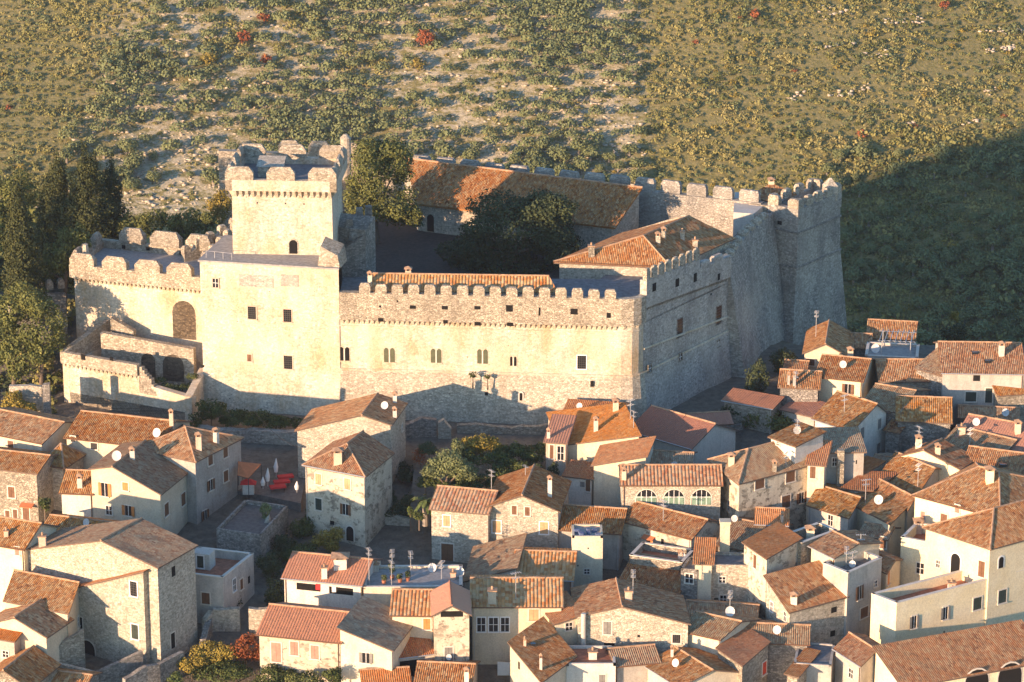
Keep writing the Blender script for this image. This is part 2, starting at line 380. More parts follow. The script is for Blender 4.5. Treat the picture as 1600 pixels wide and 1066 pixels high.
# ================================================================ ground sheet
def ground_mat():
    m, n, b = new_mat('earth_grass_and_scree')
    g = nd(n, 'ShaderNodeNewGeometry'); sx = nd(n, 'ShaderNodeSeparateXYZ'); n.links.new(g.outputs['Position'], sx.inputs[0])
    a = noise(n, pos(n), .09, 6, .7); bb = noise(n, pos(n), .9, 5, .7); c3 = noise(n, pos(n, (.5, 1, 1)), .55, 9, .85)
    grass = ramp(n, [(.3, (.12, .12, .042)), (.5, (.22, .195, .075)), (.7, (.33, .27, .125))]); n.links.new(bb.outputs[0], grass.inputs[0])
    rk = ramp(n, [(.3, (.30, .26, .16)), (.6, (.52, .46, .32))]); n.links.new(bb.outputs[0], rk.inputs[0])
    rm = ramp(n, [(.47, (0, 0, 0)), (.53, (1, 1, 1))]); mm = nd(n, 'ShaderNodeMath', operation='MULTIPLY_ADD'); n.links.new(a.outputs[0], mm.inputs[0]); mm.inputs[1].default_value = .55; mm.inputs[2].default_value = -.27; m2 = nd(n, 'ShaderNodeMath', operation='ADD'); n.links.new(mm.outputs[0], m2.inputs[0]); n.links.new(c3.outputs[0], m2.inputs[1]); n.links.new(m2.outputs[0], rm.inputs[0])
    # rocky open slope between the two belts of scrub (world x between the walls)
    l = mrange(n, sx.outputs[0], -118, -102); r = mrange(n, sx.outputs[0], 40, 30)
    far = mrange(n, sx.outputs[1], 200, 300)
    f = None
    for q in (l, r, far, rm.outputs[0]):
        if f is None: f = q
        else:
            x = nd(n, 'ShaderNodeMath', operation='MULTIPLY'); n.links.new(f, x.inputs[0]); n.links.new(q, x.inputs[1]); f = x.outputs[0]
    c = mixc(n, grass.outputs[0], rk.outputs[0], f)
    nearm = mrange(n, sx.outputs[1], 60, 30)
    dirt = ramp(n, [(.3, (.10, .09, .07)), (.7, (.22, .19, .15))]); n.links.new(bb.outputs[0], dirt.inputs[0])
    c = mixc(n, c, dirt.outputs[0], nearm)
    n.links.new(c, b.inputs['Base Color']); bump(n, b, bb.outputs[0], .8, .5)
    M['ground'] = m
ground_mat()
def axis(lo, hi, fine_lo, fine_hi, fs, cs):
    a = list(np.arange(fine_lo, fine_hi+.1, fs)); x = fine_lo
    while x > lo: x -= cs; a.insert(0, x)
    x = fine_hi
    while x < hi: x += cs; a.append(x)
    return np.array(a)
gx = axis(-2600, 2600, -260, 180, 4, 80); gy = axis(-2600, 3400, -140, 560, 4, 80)
XX, YY = np.meshgrid(gx, gy); ZZ = terr(XX, YY)
hm = (YY > 340); 
# low agricultural terraces on the far hillside
ZZ = ZZ+np.where(hm & (YY < 560), (np.sin(YY*.75+1.6*np.sin(XX*.03)+.6*np.sin(XX*.09))*.3), 0)
gv = np.stack([XX, YY, ZZ], -1).reshape(-1, 3)
ny, nx = XX.shape; ii = (np.arange(ny-1)[:, None]*nx+np.arange(nx-1)[None]).ravel()
gf = np.stack([ii, ii+1, ii+nx+1, ii+nx], 1)
ground = npmesh('ground', gv, gf, 'ground'); tag(ground, kind='structure')
ground.data.polygons.foreach_set('use_smooth', [True]*len(gf))
# ================================================================ far hillside planting
def hillpt(px, py):
    """point of the far hillside seen at a photo pixel"""
    d = ray(px, py); t = 700.
    for _ in range(40):
        P = CAM+d*t; h = P.z-T(P.x, P.y)
        t += h*.9 if abs(h) > .02 else 0
        if abs(h) < .02: break
    return CAM+d*t
def inframe(P, m=60):
    a, b = proj(P); return -m < a < 1600+m and -60 < b < 560
def scatter(name, pts, size_rng, quads, lsz, mats, w=None, flat_=.8):
    """many small plants in one mesh: clouds of leaf quads"""
    pts = np.asarray(pts); n = len(pts); s = rng.uniform(*size_rng, n) if w is None else w
    d = rng.normal(size=(n, quads, 3)); d[..., 2] = np.abs(d[..., 2])*.9; d /= np.linalg.norm(d, axis=2)[..., None]
    r = rng.uniform(.6, 1.0, (n, quads, 1))
    c = pts[:, None, :]+d*r*s[:, None, None]*np.array([1, 1, flat_])
    nr = d+rng.normal(size=d.shape)*.5; nr /= np.linalg.norm(nr, axis=2)[..., None]
    t = np.cross(nr, rng.normal(size=d.shape)); t /= np.linalg.norm(t, axis=2)[..., None]; b = np.cross(nr, t)
    ls = (lsz*(np.minimum(s, .8+.35*s) if name == 'scrub' else s)[:, None, None]*rng.uniform(.6, 1.3, (n, quads, 1)))*.5
    v = np.stack([c-t*ls-b*ls*.4, c-b*ls, c+t*ls+b*ls*.3, c+b*ls], 2).reshape(-1, 3)
    f = np.arange(len(v)).reshape(-1, 4)
    mi = None
    if len(mats) > 1:
        lf = np.sin(pts[:, 0]*.11+2*np.sin(pts[:, 1]*.07))*np.sin(pts[:, 1]*.17+1.3*np.sin(pts[:, 0]*.05)) if name == 'scrub' else 0
        cum = np.cumsum(MP[name]); r_ = np.clip(rng.random(n)*.75+.125+.3*lf, 0, .97); rare = rng.random(n) > .975
        mi = np.repeat(np.where(rare, np.where(rng.random(n) < .12, len(mats)-1, min(3, len(mats)-1)), np.searchsorted(cum, r_).clip(0, len(mats)-1).clip(0, 2)), quads)
    return npmesh(name, v, f, mats, mi)
MP = {'scrub': [.66, .17, .145, .022, .003], 'olive_grove': None}
LB = lambda y: -800/6.0+ (235+ (100-235)*(0) )/6.0      # unused helper kept simple
def zone(P):
    a, b = proj(P)
    left = 235-.56*b+14*sin(b*.05)
    right = 985+.1*b+8*sin(b*.08)
    if a < left: return 'L'
    if a > right: return 'R'
    return 'C'
sp_, ol, rk = [], [], []
Ys = np.arange(300, 500, 2.1)
Ys = np.arange(300, 500, 1.75)
for y in Ys:
    for x in np.arange(-205, 225, 1.8):
        X = x+random.uniform(-1.2, 1.2); Y = y+random.uniform(-1.2, 1.2); P = V((X, Y, T(X, Y)))
        if not inframe(P, 430): continue
        a, b = proj(P); z = zone(P)
        if (b > 400 and a < 1250) or ((a < -60 or a > 1660) and random.random() < .45): continue
        if z == 'C':
            th = sin(X*.16+1.7*sin(Y*.08))*sin(Y*.2+X*.05)
            if random.random() < (.34 if b < 110 and a < 640 else .12)*(3.0 if th > .15 else .5): sp_.append((*P, random.uniform(.5, 1.1)*(2.3 if b < 120 and a < 700 and random.random() < .45 else 1)))
        else:
            gap = sin(X*.21+3)*sin(Y*.3+1)+.5*sin(X*.06-Y*.11)
            if b > 240 and z == 'R': gap -= .6
            if gap < 1.1 or random.random() < .5: sp_.append((*P, random.uniform(.6, 1.35)*(1.12+.33*sin(X*.13+2*sin(Y*.09))*sin(Y*.19+X*.04))*(1.7 if random.random() < .06 else 1)*(2.1 if b > 200 and a > 1240 and random.random() < .3 else 1)))
tries = 0; cell = {}
while tries < 24000:
    tries += 1
    X, Y = random.uniform(-140, 150), random.uniform(290, 500)
    dmin = 3.5+2.0*(sin(X*.07+Y*.05)*sin(Y*.06-X*.03)+.3)
    if any((X-q[0])**2+(Y-q[1])**2 < dmin*dmin for i in (-1, 0, 1) for j in (-1, 0, 1) for q in cell.get((int(X//8)+i, int(Y//8)+j), ())): continue
    P = V((X, Y, T(X, Y)))
    if not inframe(P): continue
    a, b = proj(P); z = zone(P)
    if (z == 'C' and b < 300) or (z == 'R' and b > 250 and a > 1290): ol.append(P); cell.setdefault((int(X//8), int(Y//8)), []).append((X, Y))
sp_ = np.array(sp_)
sc_o = scatter('scrub', sp_[:, :3], None, 64, .36, ['scrub', 'olive', 'holm', 'yel', 'red'], sp_[:, 3], .68)
tag(sc_o, 'olive green and ochre scrub covering the hillside behind the castle', 'scrub', kind='stuff')
# rocks along the old terraces
rv, rf = [], []
cubev = np.array([(-1, -1, -1), (1, -1, -1), (1, 1, -1), (-1, 1, -1), (-1, -1, 1), (1, -1, 1), (1, 1, 1), (-1, 1, 1)], float)*.5
cubef = np.array([(3, 2, 1, 0), (4, 5, 6, 7), (0, 1, 5, 4), (1, 2, 6, 5), (2, 3, 7, 6), (3, 0, 4, 7)])
def rock(P, s, lz=.7, k=1.6):
    v = cubev*rng.uniform(.6, 1.3, (8, 3))*np.array([s*k, s, s*lz]); a = rng.uniform(-.5, .5)
    c, q = cos(a), sin(a); v = v@np.array([[c, q, 0], [-q, c, 0], [0, 0, 1]])
    rf.append(cubef+8*len(rv)); rv.append(v+np.array(P)+np.array([0, 0, s*.15]))
for Y0 in np.arange(385, 495, 5.1):
    for x in np.arange(-125, 45, .75):
        Y = Y0+2.0*sin(x*.05+Y0)+random.gauss(0, 1.3)
        dens = .55+.45*sin(x*.11+Y0*.9)
        X = x+random.uniform(-.5, .5); P = V((X, Y, T(X, Y)))
        if not inframe(P) : continue
        a, b = proj(P); z = zone(P)
        if z != 'C': continue
        wgt = .9 if (a < 560 and b > 120) or (a > 820) else .35
        if b < 110 and a < 600: wgt = .3
        if random.random() < dens*wgt*(1 if sin(X*.09+2)*sin(Y*.13)>-.2 else .25): rock(P, random.uniform(.2, .6)*(.8 if random.random() < .7 else 1.5))
for _ in range(5000):
    a, b = random.uniform(90, 1010), random.uniform(0, 330); P = hillpt(a, b)
    if zone(P) == 'C' and random.random() < (.9 if (a < 560 and b > 110) or a > 830 else .3): rock(P, random.uniform(.15, .5)*random.choice((.7, 1, 1.6)))
for (a0, b0, a1, b1, nn) in ((1530, 50, 1600, 52, 20), (1535, 80, 1585, 78, 22), (1230, 152, 1262, 150, 12), (1295, 150, 1365, 138, 24), (1275, 25, 1330, 22, 14), (1380, 30, 1440, 36, 18), (1535, 142, 1560, 144, 9), (1505, 190, 1540, 193, 9), (1420, 190, 1440, 192, 6), (1270, 75, 1340, 70, 14), (1345, 88, 1395, 85, 14), (1280, 8, 1310, 18, 10)):
    for i in range(nn):
        t = random.random(); P = hillpt(a0+(a1-a0)*t+random.uniform(-5, 5), b0+(b1-b0)*t+3*sin(t*5)+random.gauss(0, 3)); P.z += .35
        rock(P, random.uniform(.25, .75), .7)
ro = npmesh('scree', np.concatenate(rv), np.concatenate(rf), 'rock')
tag(ro, 'pale limestone rocks and broken terrace walls across the hillside', 'rocks', kind='stuff')
# olive trees: four shapes, copied one by one
def olive_proto(i):
    h = 3.0; bl = [(random.uniform(-.7, .7), random.uniform(-.7, .7), 1.55+random.uniform(-.4, .4), random.uniform(.9, 1.35), random.uniform(.9, 1.35), random.uniform(.7, 1.0)) for _ in range(5)]
    v, f = leaves(bl, .34, .7)
    me_o = npmesh('olive_tree', v, f, 'olive')
    b = MB(); b.tube((0, 0, -.6), (.1, .05, 1.3), .26, .16, 6); tk = b.build('trunk', 'barkg'); tk.parent = me_o; return me_o
protos = [olive_proto(i) for i in range(5)]
ol.sort(key=lambda p: p.y)
hero, rest = ol[:290], ol[290:]; print('OLIVES', len(ol))
for i, P in enumerate(hero):
    pr = protos[i % 5]; o = pr if i < 5 else pr.copy()
    if i >= 5:
        col.objects.link(o); tk = pr.children[0].copy(); col.objects.link(tk); tk.parent = o
    o.location = P; o.rotation_euler = (0, 0, random.uniform(0, 6.3)); s = random.choice((.8, 1.05, 1.25, 1.45, 1.6, 1.85))*random.uniform(.9, 1.1)
    o.scale = (s*random.uniform(.9, 1.15), s*random.uniform(.9, 1.15), s)
    tag(o, 'round grey green olive tree on the far hillside beyond the castle', 'olive tree', 'olive trees dotted over the far hillside')
if rest:
    rp = np.array([(p.x, p.y, p.z+1.6) for p in rest])
    g = scatter('olive_grove', rp, (2.0, 3.4), 170, .23, ['olive'], None, .8)
    tag(g, 'remaining olive trees thinning out across the far hillside', 'olive grove', kind='stuff')
def simple_tree(name, label, P, r, h, mk, lf=.35, dens=1., trunk=.2, n=8, cat='tree', group=None, bark='bark', k=.42):
    """P base point; crown radius r, total height h"""
    t = empty(name, P, label, cat, group)
    b = MB(); b.tube(P-V((0, 0, .8)), P+V((.1*r, 0, h*.45)), trunk, trunk*.6, 6)
    for i in range(4):
        a = i*1.6+r; b.tube(P+V((.05*r, 0, h*.3)), P+V((cos(a)*r*.55, sin(a)*r*.55, h*.68)), trunk*.45, trunk*.15, 5)
    b.build('trunk', bark, t)
    cz = P.z+h*.60; rz = h*.42
    v, f = leaves(clumps(P.x, P.y, cz, r, r, rz, n, k), lf, dens); npmesh('crown', v, f, mk, parent=t)
    return t
for (a, b, rr, mk, lb) in ((665, 72, 3.2, 'red', 'large russet red tree standing out near the top centre of the hillside'), (412, 28, 1.9, 'red', 'small red tree near the top edge left of centre on the hillside'),
                        (380, 62, 2.2, 'red', 'dull russet bush tree among green shrubs on the upper left slope'), (326, 97, 2.6, 'yel', 'golden yellow tree on the rocky upper left slope'),
                        (1180, 22, 1.7, 'red', 'tiny red tree at the top of the right hand scrub'), (652, 105, 2.3, 'yel', 'ochre tree just below the large red tree on the hillside'),
                        (1475, 8, 1.6, 'red', 'faint reddish tree on the top edge at far right'), (415, 92, 1.6, 'red', 'low russet shrub tree between green bushes on the upper left hill')):
    P = hillpt(a, b+9)
    simple_tree('autumn_tree', lb, P, rr, rr*1.8, mk, .6, .8, .2, 6)
# ================================================================ windows and doors (parts of a building)
UP = V((0, 0, 1))
def wbox(b, c, u, n, x0, x1, z0, z1, d0, d1, m=0):
    """box on a wall: x along u, z up, d outward"""
    P = lambda x, z, d: c+u*x+UP*z+n*d
    b.hexa([P(x0, z0, d1), P(x1, z0, d1), P(x1, z0, d0), P(x0, z0, d0)], [P(x0, z1, d1), P(x1, z1, d1), P(x1, z1, d0), P(x0, z1, d0)], m)
def arch_pts(x0, x1, z0, z1, k=8, pointed=False):
    r = (x1-x0)/2; zc = z1-r*(1.25 if pointed else 1); cx = (x0+x1)/2
    pts = [(x0, z0), (x1, z0)]
    for i in range(k+1):
        t = pi*i/k; q = 1.25 if pointed else 1
        pts.append((cx+r*cos(t), zc+r*q*sin(t)))
    return pts
def wpoly(b, c, u, n, pts, d0, d1, m=0):
    f = [c+u*x+UP*z+n*d1 for x, z in pts]; g = [c+u*x+UP*z+n*d0 for x, z in pts]
    b.face(f, m); k = len(pts)
    for i in range(k):
        j = (i+1) % k; b.face([g[i], g[j], f[j], f[i]], m)
SH = {'b': 'shb', 'o': 'sho', 't': 'sht', 'g': 'shg', 'r': 'shr', 'p': 'shp', 'y': 'shy'}
def window(par, c, u, n, kind, w=.95, h=1.45, hi='frame'):
    """kind: 'sX' closed shutters, 'oX' open shutters, 'gr' grille, 'gl' glass, 'vo' bare opening, 'dX' door, 'ar' arched door, 'bi' two-light, 'ag' arched glass, 'al' arched slit"""
    k0 = kind[0]; nm = 'window'
    if kind in ('ar', 'dv') or (k0 == 'd'): nm = 'door'
    b = MB(); hw, hh = w/2, h/2
    if kind == 'vo':
        wbox(b, c, u, n, -hw, hw, -hh, hh, -.05, .012); return b.build('window', 'void', par)
    if kind == 'ar' or kind == 'al':
        o = [(x*1.0, z) for x, z in arch_pts(-hw-.16, hw+.16, -hh, hh+.18)]
        wpoly(b, c, u, n, o, -.03, .035); f = b.build(nm, hi, par)
        b = MB(); wpoly(b, c, u, n, arch_pts(-hw, hw, -hh+.02, hh), -.03, .05); b.build('opening', 'void', f); return f
    if kind == 'ag':
        o = arch_pts(-hw-.12, hw+.12, -hh-.05, hh+.12, 12); wpoly(b, c, u, n, o, -.03, .03)
        f = b.build('window', hi, par)
        b = MB(); wpoly(b, c, u, n, arch_pts(-hw, hw, -hh, hh, 12), -.02, .045); b.build('pane', 'glass', f)
        b = MB()
        for x0, x1 in ((-hw+.05, -hw*.3), (hw*.3, hw-.05)): wbox(b, c, u, n, x0, x1, -hh+.03, hh*.15, -.02, .055)
        wbox(b, c, u, n, -hw*.28, hw*.28, -hh+.03, -hh*.1, -.02, .055)
        b.build('curtain', 'curt', f)
        b = MB()
        for x in (-hw*.5, 0, hw*.5): wbox(b, c, u, n, x-.035, x+.035, -hh, hh*(.95 if x == 0 else .78), -.02, .075)
        wbox(b, c, u, n, -hw, hw, -.0, .06, -.02, .078); b.build('glazing_bar', 'white', f); return f
    if kind == 'bi':
        wbox(b, c, u, n, -hw-.1, hw+.1, -hh-.12, -hh, -.02, .10); wpoly(b, c, u, n, [(-hw-.12, -hh), (hw+.12, -hh), (hw+.12, hh+.12), (-hw-.12, hh+.12)], -.02, .03)
        f = b.build('window', 'cstone', par); b = MB()
        wpoly(b, c, u, n, arch_pts(-hw, -.09, -hh+.02, hh, 8, True), -.02, .05); wpoly(b, c, u, n, arch_pts(.09, hw, -hh+.02, hh, 8, True), -.02, .05)
        b.build('pane', hi if hi in ('glass', 'void', 'olivepane') else 'glass', f)
        b = MB(); wbox(b, c, u, n, -.08, .08, -hh, hh*.75, -.02, .09); b.build('column', 'frame', f); return f
    # framed rectangular opening
    if k0 != 'd': wbox(b, c, u, n, -hw-.16, hw+.16, -hh-.13, -hh, -.02, .16)
    t = .13
    for x0, x1, z0, z1 in ((-hw-t, -hw, -hh, hh), (hw, hw+t, -hh, hh), (-hw-t, hw+t, hh, hh+t)): wbox(b, c, u, n, x0, x1, z0, z1, -.02, .06)
    f = b.build(nm, hi, par)
    b = MB(); wbox(b, c, u, n, -hw, hw, -hh, hh, -.02, .015)
    b.build('pane' if nm == 'window' else 'opening', 'glass' if nm == 'window' else 'void', f)
    if k0 == 's' or (k0 == 'd' and kind != 'dv'):
        for s in (-1, 1):
            b = MB(); wbox(b, c, u, n, *( (-hw+.01, -.012) if s < 0 else (.012, hw-.01)), -hh+.02, hh-.02, .0, .045)
            b.build('shutter' if k0 == 's' else 'door_leaf', SH[kind[1]], f)
    if k0 == 'o':
        for s in (-1, 1):
            b = MB()
            x0, x1 = sorted((s*(hw+.02), s*(hw*1.95)))
            wbox(b, c, u, n, x0, x1, -hh+.02, hh-.02, .065, .11); b.build('shutter', SH[kind[1]], f)
        b = MB(); wbox(b, c, u, n, -.03, .03, -hh, hh, 0, .03); b.build('glazing_bar', 'white', f)
    if kind == 'gr':
        b = MB()
        for i in range(1, 4): x = -hw+w*i/4; wbox(b, c, u, n, x-.025, x+.025, -hh, hh, .02, .05)
        for i in range(1, 6): z = -hh+h*i/6; wbox(b, c, u, n, -hw, hw, z-.025, z+.025, .02, .053)
        b.build('grille', 'iron', f)
    if kind == 'gl':
        b = MB(); wbox(b, c, u, n, -.03, .03, -hh, hh, .01, .035); wbox(b, c, u, n, -hw, hw, -.03, .03, .01, .037); b.build('glazing_bar', 'white', f)
    return f
def wdir(A, B):
    u = V((B.x-A.x, B.y-A.y, 0)).normalized(); return u, V((u.y, -u.x, 0))     # outward is to the right of A->B seen from above (towards camera for left-to-right)
def wat(A, B, px, py):
    u, n = wdir(A, B); return onplane(px, py, A, n), u, n
# ================================================================ castle
def merlon(par, A, B, s0, s1, z0, h, th, style='flat', m='crub', inset=0.):
    """merlon between distances s0..s1 along A->B, outer face on the line, thickness inwards"""
    u, n = wdir(A, B); P = V((A.x, A.y, 0))-n*inset; b = MB(); q = lambda s, d, z: P+u*s-n*d+UP*z
    j = lambda: random.uniform(-.06, .06)
    if style == 'flat':
        c = min(.22, (s1-s0)*.2)
        b.hexa([q(s0, 0, z0), q(s1, 0, z0), q(s1, th, z0), q(s0, th, z0)], [q(s0, 0, z0+h*.72), q(s1, 0, z0+h*.72), q(s1, th, z0+h*.72), q(s0, th, z0+h*.72)])
        b.hexa([q(s0, 0, z0+h*.72), q(s1, 0, z0+h*.72), q(s1, th, z0+h*.72), q(s0, th, z0+h*.72)],
               [q(s0+c+j(), c*.6, z0+h+j()), q(s1-c+j(), c*.6, z0+h+j()), q(s1-c, th-c*.6, z0+h+j()), q(s0+c, th-c*.6, z0+h)])
    elif style == 'gable':       # sloped weathering on all four sides
        b.hexa([q(s0, 0, z0), q(s1, 0, z0), q(s1, th, z0), q(s0, th, z0)], [q(s0, 0, z0+h*.58), q(s1, 0, z0+h*.58), q(s1, th, z0+h*.58), q(s0, th, z0+h*.58)])
        e = min((s1-s0)*.17, .6)
        b.hexa([q(s0, 0, z0+h*.58), q(s1, 0, z0+h*.58), q(s1, th, z0+h*.58), q(s0, th, z0+h*.58)],
               [q(s0+e, th*.35, z0+h+j()), q(s1-e, th*.35, z0+h+j()), q(s1-e, th*.65, z0+h), q(s0+e, th*.65, z0+h)])
    return b.build('merlon', m, par)
def merlons(par, A, B, z0, h, th, width, gap, style='flat', m='crub', zend=None, start=0., inset=0.):
    L = (B-A).xy.length; s = start; zend = z0 if zend is None else zend
    while s+width <= L+.05:
        merlon(par, A, B, s, s+width, z0+(zend-z0)*(s/L), h*random.uniform(.94, 1.04), th, style, m, inset); s += width+gap
def corbels(par, A, B, z, pitch, w, h, proj_, m='cstone', zend=None):
    """row of small corbels under a projecting parapet; arches read as dark gaps"""
    u, n = wdir(A, B); L = (B-A).xy.length; b = MB(); s = pitch*.3; zend = z if zend is None else zend
    P0 = V((A.x, A.y, 0))
    while s+w < L:
        zz = z+(zend-z)*(s/L); q = lambda a, d, k: P0+u*a+n*d+UP*k
        b.hexa([q(s, proj_*.12, zz-h), q(s+w, proj_*.12, zz-h), q(s+w, -.1, zz-h), q(s, -.1, zz-h)], [q(s, proj_, zz), q(s+w, proj_, zz), q(s+w, -.1, zz), q(s, -.1, zz)])
        s += pitch
    return b.build('corbel_row', m, par)
def wall_seg(b, A, B, z0, zA, zB, th, m=0, batter=0.):
    u, n = wdir(A, B); q = lambda P, d, z: V((P.x, P.y, 0))-n*d+UP*z
    b.hexa([q(A, -batter, z0), q(B, -batter, z0), q(B, th, z0), q(A, th, z0)], [q(A, 0, zA), q(B, 0, zB), q(B, th, zB), q(A, th, zA)], m)
P2 = lambda x, y: V((x, y, 0))
# ---- palace wing: long front wall, rounded corner
Jx, Jy = -22.5, 1.9
WL = P2(Jx, Jy); WR = P2(14.2, -1.15)
wing = empty('castle_palace_wing', (0, 3, -11), 'long pale castle wing with small battlements and a row of twin arched windows', 'castle wing')
C1 = P2(24.6, 9.0)          # on the shaded side wall, tangent end
rc = [WR, P2(15.6, -.95), P2(16.5, -.35), P2(17.1, .45)]
ZB = -13.
sideA = P2(17.1, .45); sideB = P2(29.3, 18.2)
zc, zs, zp = 2.45, -4.5, 6.15          # corbel line, lower string course, parapet base
outer = [WL]+rc+[sideB]
inner = [P2(27.0, 20.0), P2(15, 20), P2(11.5, 10.5), P2(Jx, 11.5)]
b = MB(); b.prism([(p.x, p.y) for p in outer+inner], ZB, zc, 0, 0)
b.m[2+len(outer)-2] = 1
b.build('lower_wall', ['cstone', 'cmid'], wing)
def off(pts, d):
    o = []
    for i, p in enumerate(pts):
        a = pts[max(i-1, 0)]; c = pts[min(i+1, len(pts)-1)]; u, n = wdir(a, c); o.append(p+n*d)
    return o
# battered rubble base below the string course
ob = off(outer, .28); b = MB()
for i in range(len(outer)-1):
    A, B = ob[i], ob[i+1]; A2, B2 = off(outer, 1.1)[i], off(outer, 1.1)[i+1]
    i0 = [outer[i]-wdir(outer[i], outer[i+1])[1]*.5, outer[i+1]-wdir(outer[i], outer[i+1])[1]*.5]
    f = lambda P, z: V((P.x, P.y, z))
    b.hexa([f(A2, ZB), f(B2, ZB), f(i0[1], ZB), f(i0[0], ZB)], [f(A, zs), f(B, zs), f(i0[1], zs), f(i0[0], zs)], 1 if i == len(outer)-2 else 0)
b.build('battered_base', ['cbase', 'cmid'], wing)
def course(par, pts, z, r, d, m='cstone', zz=None):
    o = off(pts, d); b = MB()
    for i in range(len(o)-1):
        a = V((o[i].x, o[i].y, z if zz is None else zz[i])); c = V((o[i+1].x, o[i+1].y, z if zz is None else zz[i+1])); b.tube(a, c, r, r, 6)
    return b.build('string_course', m, par)
course(wing, outer, zs+.05, .17, .16, 'cstone')
course(wing, [WL, WR]+rc[1:], 1.55, .10, .03, 'cstone')
# projecting rubble parapet
po = off(outer, .42); b = MB()
pin = off(outer, -.6)
for i in range(len(outer)-1):
    f = lambda P, z: V((P.x, P.y, z)); last = i == len(outer)-2
    zt0, zt1 = (zp, zp) if not last else (8.1, 7.6)
    zb0, zb1 = (zc, zc) if not last else (4.5, 3.3)
    if last:
        k_ = .62; om, im = po[i].lerp(po[i+1], k_), pin[i].lerp(pin[i+1], k_); zm = zb0+(zb1-zb0)*k_
        b.hexa([f(po[i], zb0), f(om, zm), f(im, zm), f(pin[i], zb0)], [f(po[i], 8.1), f(om, 7.8), f(im, 7.8), f(pin[i], 8.1)], 1)
        b.hexa([f(om, zm), f(po[i+1], zb1), f(pin[i+1], zb1), f(im, zm)], [f(om, 6.5), f(po[i+1], 6.3), f(pin[i+1], 6.3), f(im, 6.5)], 1); continue
    b.hexa([f(po[i], zb0), f(po[i+1], zb1), f(pin[i+1], zb1), f(pin[i], zb0)], [f(po[i], zt0), f(po[i+1], zt1), f(pin[i+1], zt1), f(pin[i], zt0)], 0)
# fill between front corbel level and side parapet
b.build('parapet', ['crub', 'cmid'], wing)
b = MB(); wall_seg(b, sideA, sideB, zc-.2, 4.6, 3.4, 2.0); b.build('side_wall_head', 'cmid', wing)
corbels(wing, WL+P2(0, 0), WR, zc, .66, .34, .62, .42); corbels(wing, rc[0], rc[2], zc, .62, .3, .6, .4); corbels(wing, sideA, sideB, 4.5, .62, .3, .55, .42, 'cdark', 3.3)
# battlements on the front (start where the low parapet ends)
mst = AY(562, 470, 1.6).x; A0 = WL+(WR-WL)*((mst-Jx)/(WR.x-Jx))
u, n = wdir(WL, WR)
merlons(wing, A0+n*.42, WR+n*.42+u*1.0, zp, 1.25, .7, 1.45, .68)
sn = wdir(sideA, sideB)[1]*.42
merlons(wing, sideA+sn, sideA+(sideB-sideA)*.62+sn, 8.05, 1.65, .6, .95, .8, zend=7.75, m='crub')
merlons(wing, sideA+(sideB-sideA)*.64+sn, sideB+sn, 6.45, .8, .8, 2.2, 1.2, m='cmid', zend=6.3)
b = MB(); b.prism([(p.x, p.y) for p in [WL+P2(0, .9), WR+P2(-.3, .9), P2(16.0, .4), P2(16.4, 1.2), P2(28.2, 18.0), P2(26.5, 19.5), P2(15.3, 19.5), P2(11.7, 10.3), P2(Jx, 11.2)]], zc-.1, 5.3); b.build('flat_roof', 'lead', wing)
# low tiled roof behind the battlements
b = MB(); e0, e1 = AZ(571, 455, 6.3), AZ(872, 457, 6.3); r0, r1 = AZ(579, 427, 7.75), AZ(858, 431, 7.75)
def roofface(b, pts, m=0):
    P = [V(p) for p in pts]; n = (P[1]-P[0]).cross(P[2]-P[0]).normalized()
    if n.z < 0: n = -n
    hd = UP.cross(n)
    hd = hd.normalized() if hd.length > 1e-4 else V((1, 0, 0)); vd = n.cross(hd)
    ox = random.uniform(0, 50); b.face(P, m, [(p.dot(hd)+ox, p.dot(vd)+ox) for p in P])
bk = V((0, 4.2, -1.4))
roofface(b, [e0, e1, r1, r0]); roofface(b, [r0, r1, r1+bk, r0+bk])
rf_ = b.build('roof', 't4', wing); b = MB(); b.tube(r0, r1, .13); b.build('ridge_tiles', 'ridge', rf_)
b = MB(); b.prism([(e0.x, e0.y), (e1.x, e1.y), (r1.x, r1.y+4), (r0.x, r0.y+4)], 5.2, [6.2, 6.2, 6.25, 6.25]); b.face([e1-UP*.05, r1+bk-UP*.05, r1-UP*.05]); b.face([e0-UP*.05, r0-UP*.05, r0+bk-UP*.05]); b.build('roof_wall', 'crub', wing)
def chimney(par, P, w=.6, h=1.3, m='p5', cap='t3', style=0):
    b = MB(); X, Y = V((1, 0, 0)), V((0, 1, 0)); b.box(P, X, Y, w, w, P.z-.6, P.z+h)
    c = b.build('chimney', m, par); b = MB()
    if style == 0:
        for s in (-1, 1): b.box(P+X*s*w*.38, X, Y, w*.2, w*1.02, P.z+h, P.z+h+.3)
        q = lambda x, y, z: V((P.x+x*w*.72, P.y+y*w*.72, P.z+h+z))
        b.face([q(-1, -1, .3), q(1, -1, .3), q(0, 0, .62)]); b.face([q(1, -1, .3), q(1, 1, .3), q(0, 0, .62)]); b.face([q(1, 1, .3), q(-1, 1, .3), q(0, 0, .62)]); b.face([q(-1, 1, .3), q(-1, -1, .3), q(0, 0, .62)]); b.face([q(-1, 1, .29), q(1, 1, .29), q(1, -1, .29), q(-1, -1, .29)])
        b.build('chimney_cap', 'ridge', c)
    elif style == 1:
        b.box(P, X, Y, w*1.25, w*1.25, P.z+h, P.z+h+.12); b.tube(P+UP*(h+.12), P+UP*(h+.5), .14, .11, 8); b.build('chimney_cap', 'ridge', c)
    elif style == 2:
        b.tube(P+UP*h, P+UP*(h+.9), .09, .09, 8); b.tube(P+UP*(h+.95), P+UP*(h+1.1), .2, .03, 8); b.build('chimney_pipe', 'metal', c)
    return c
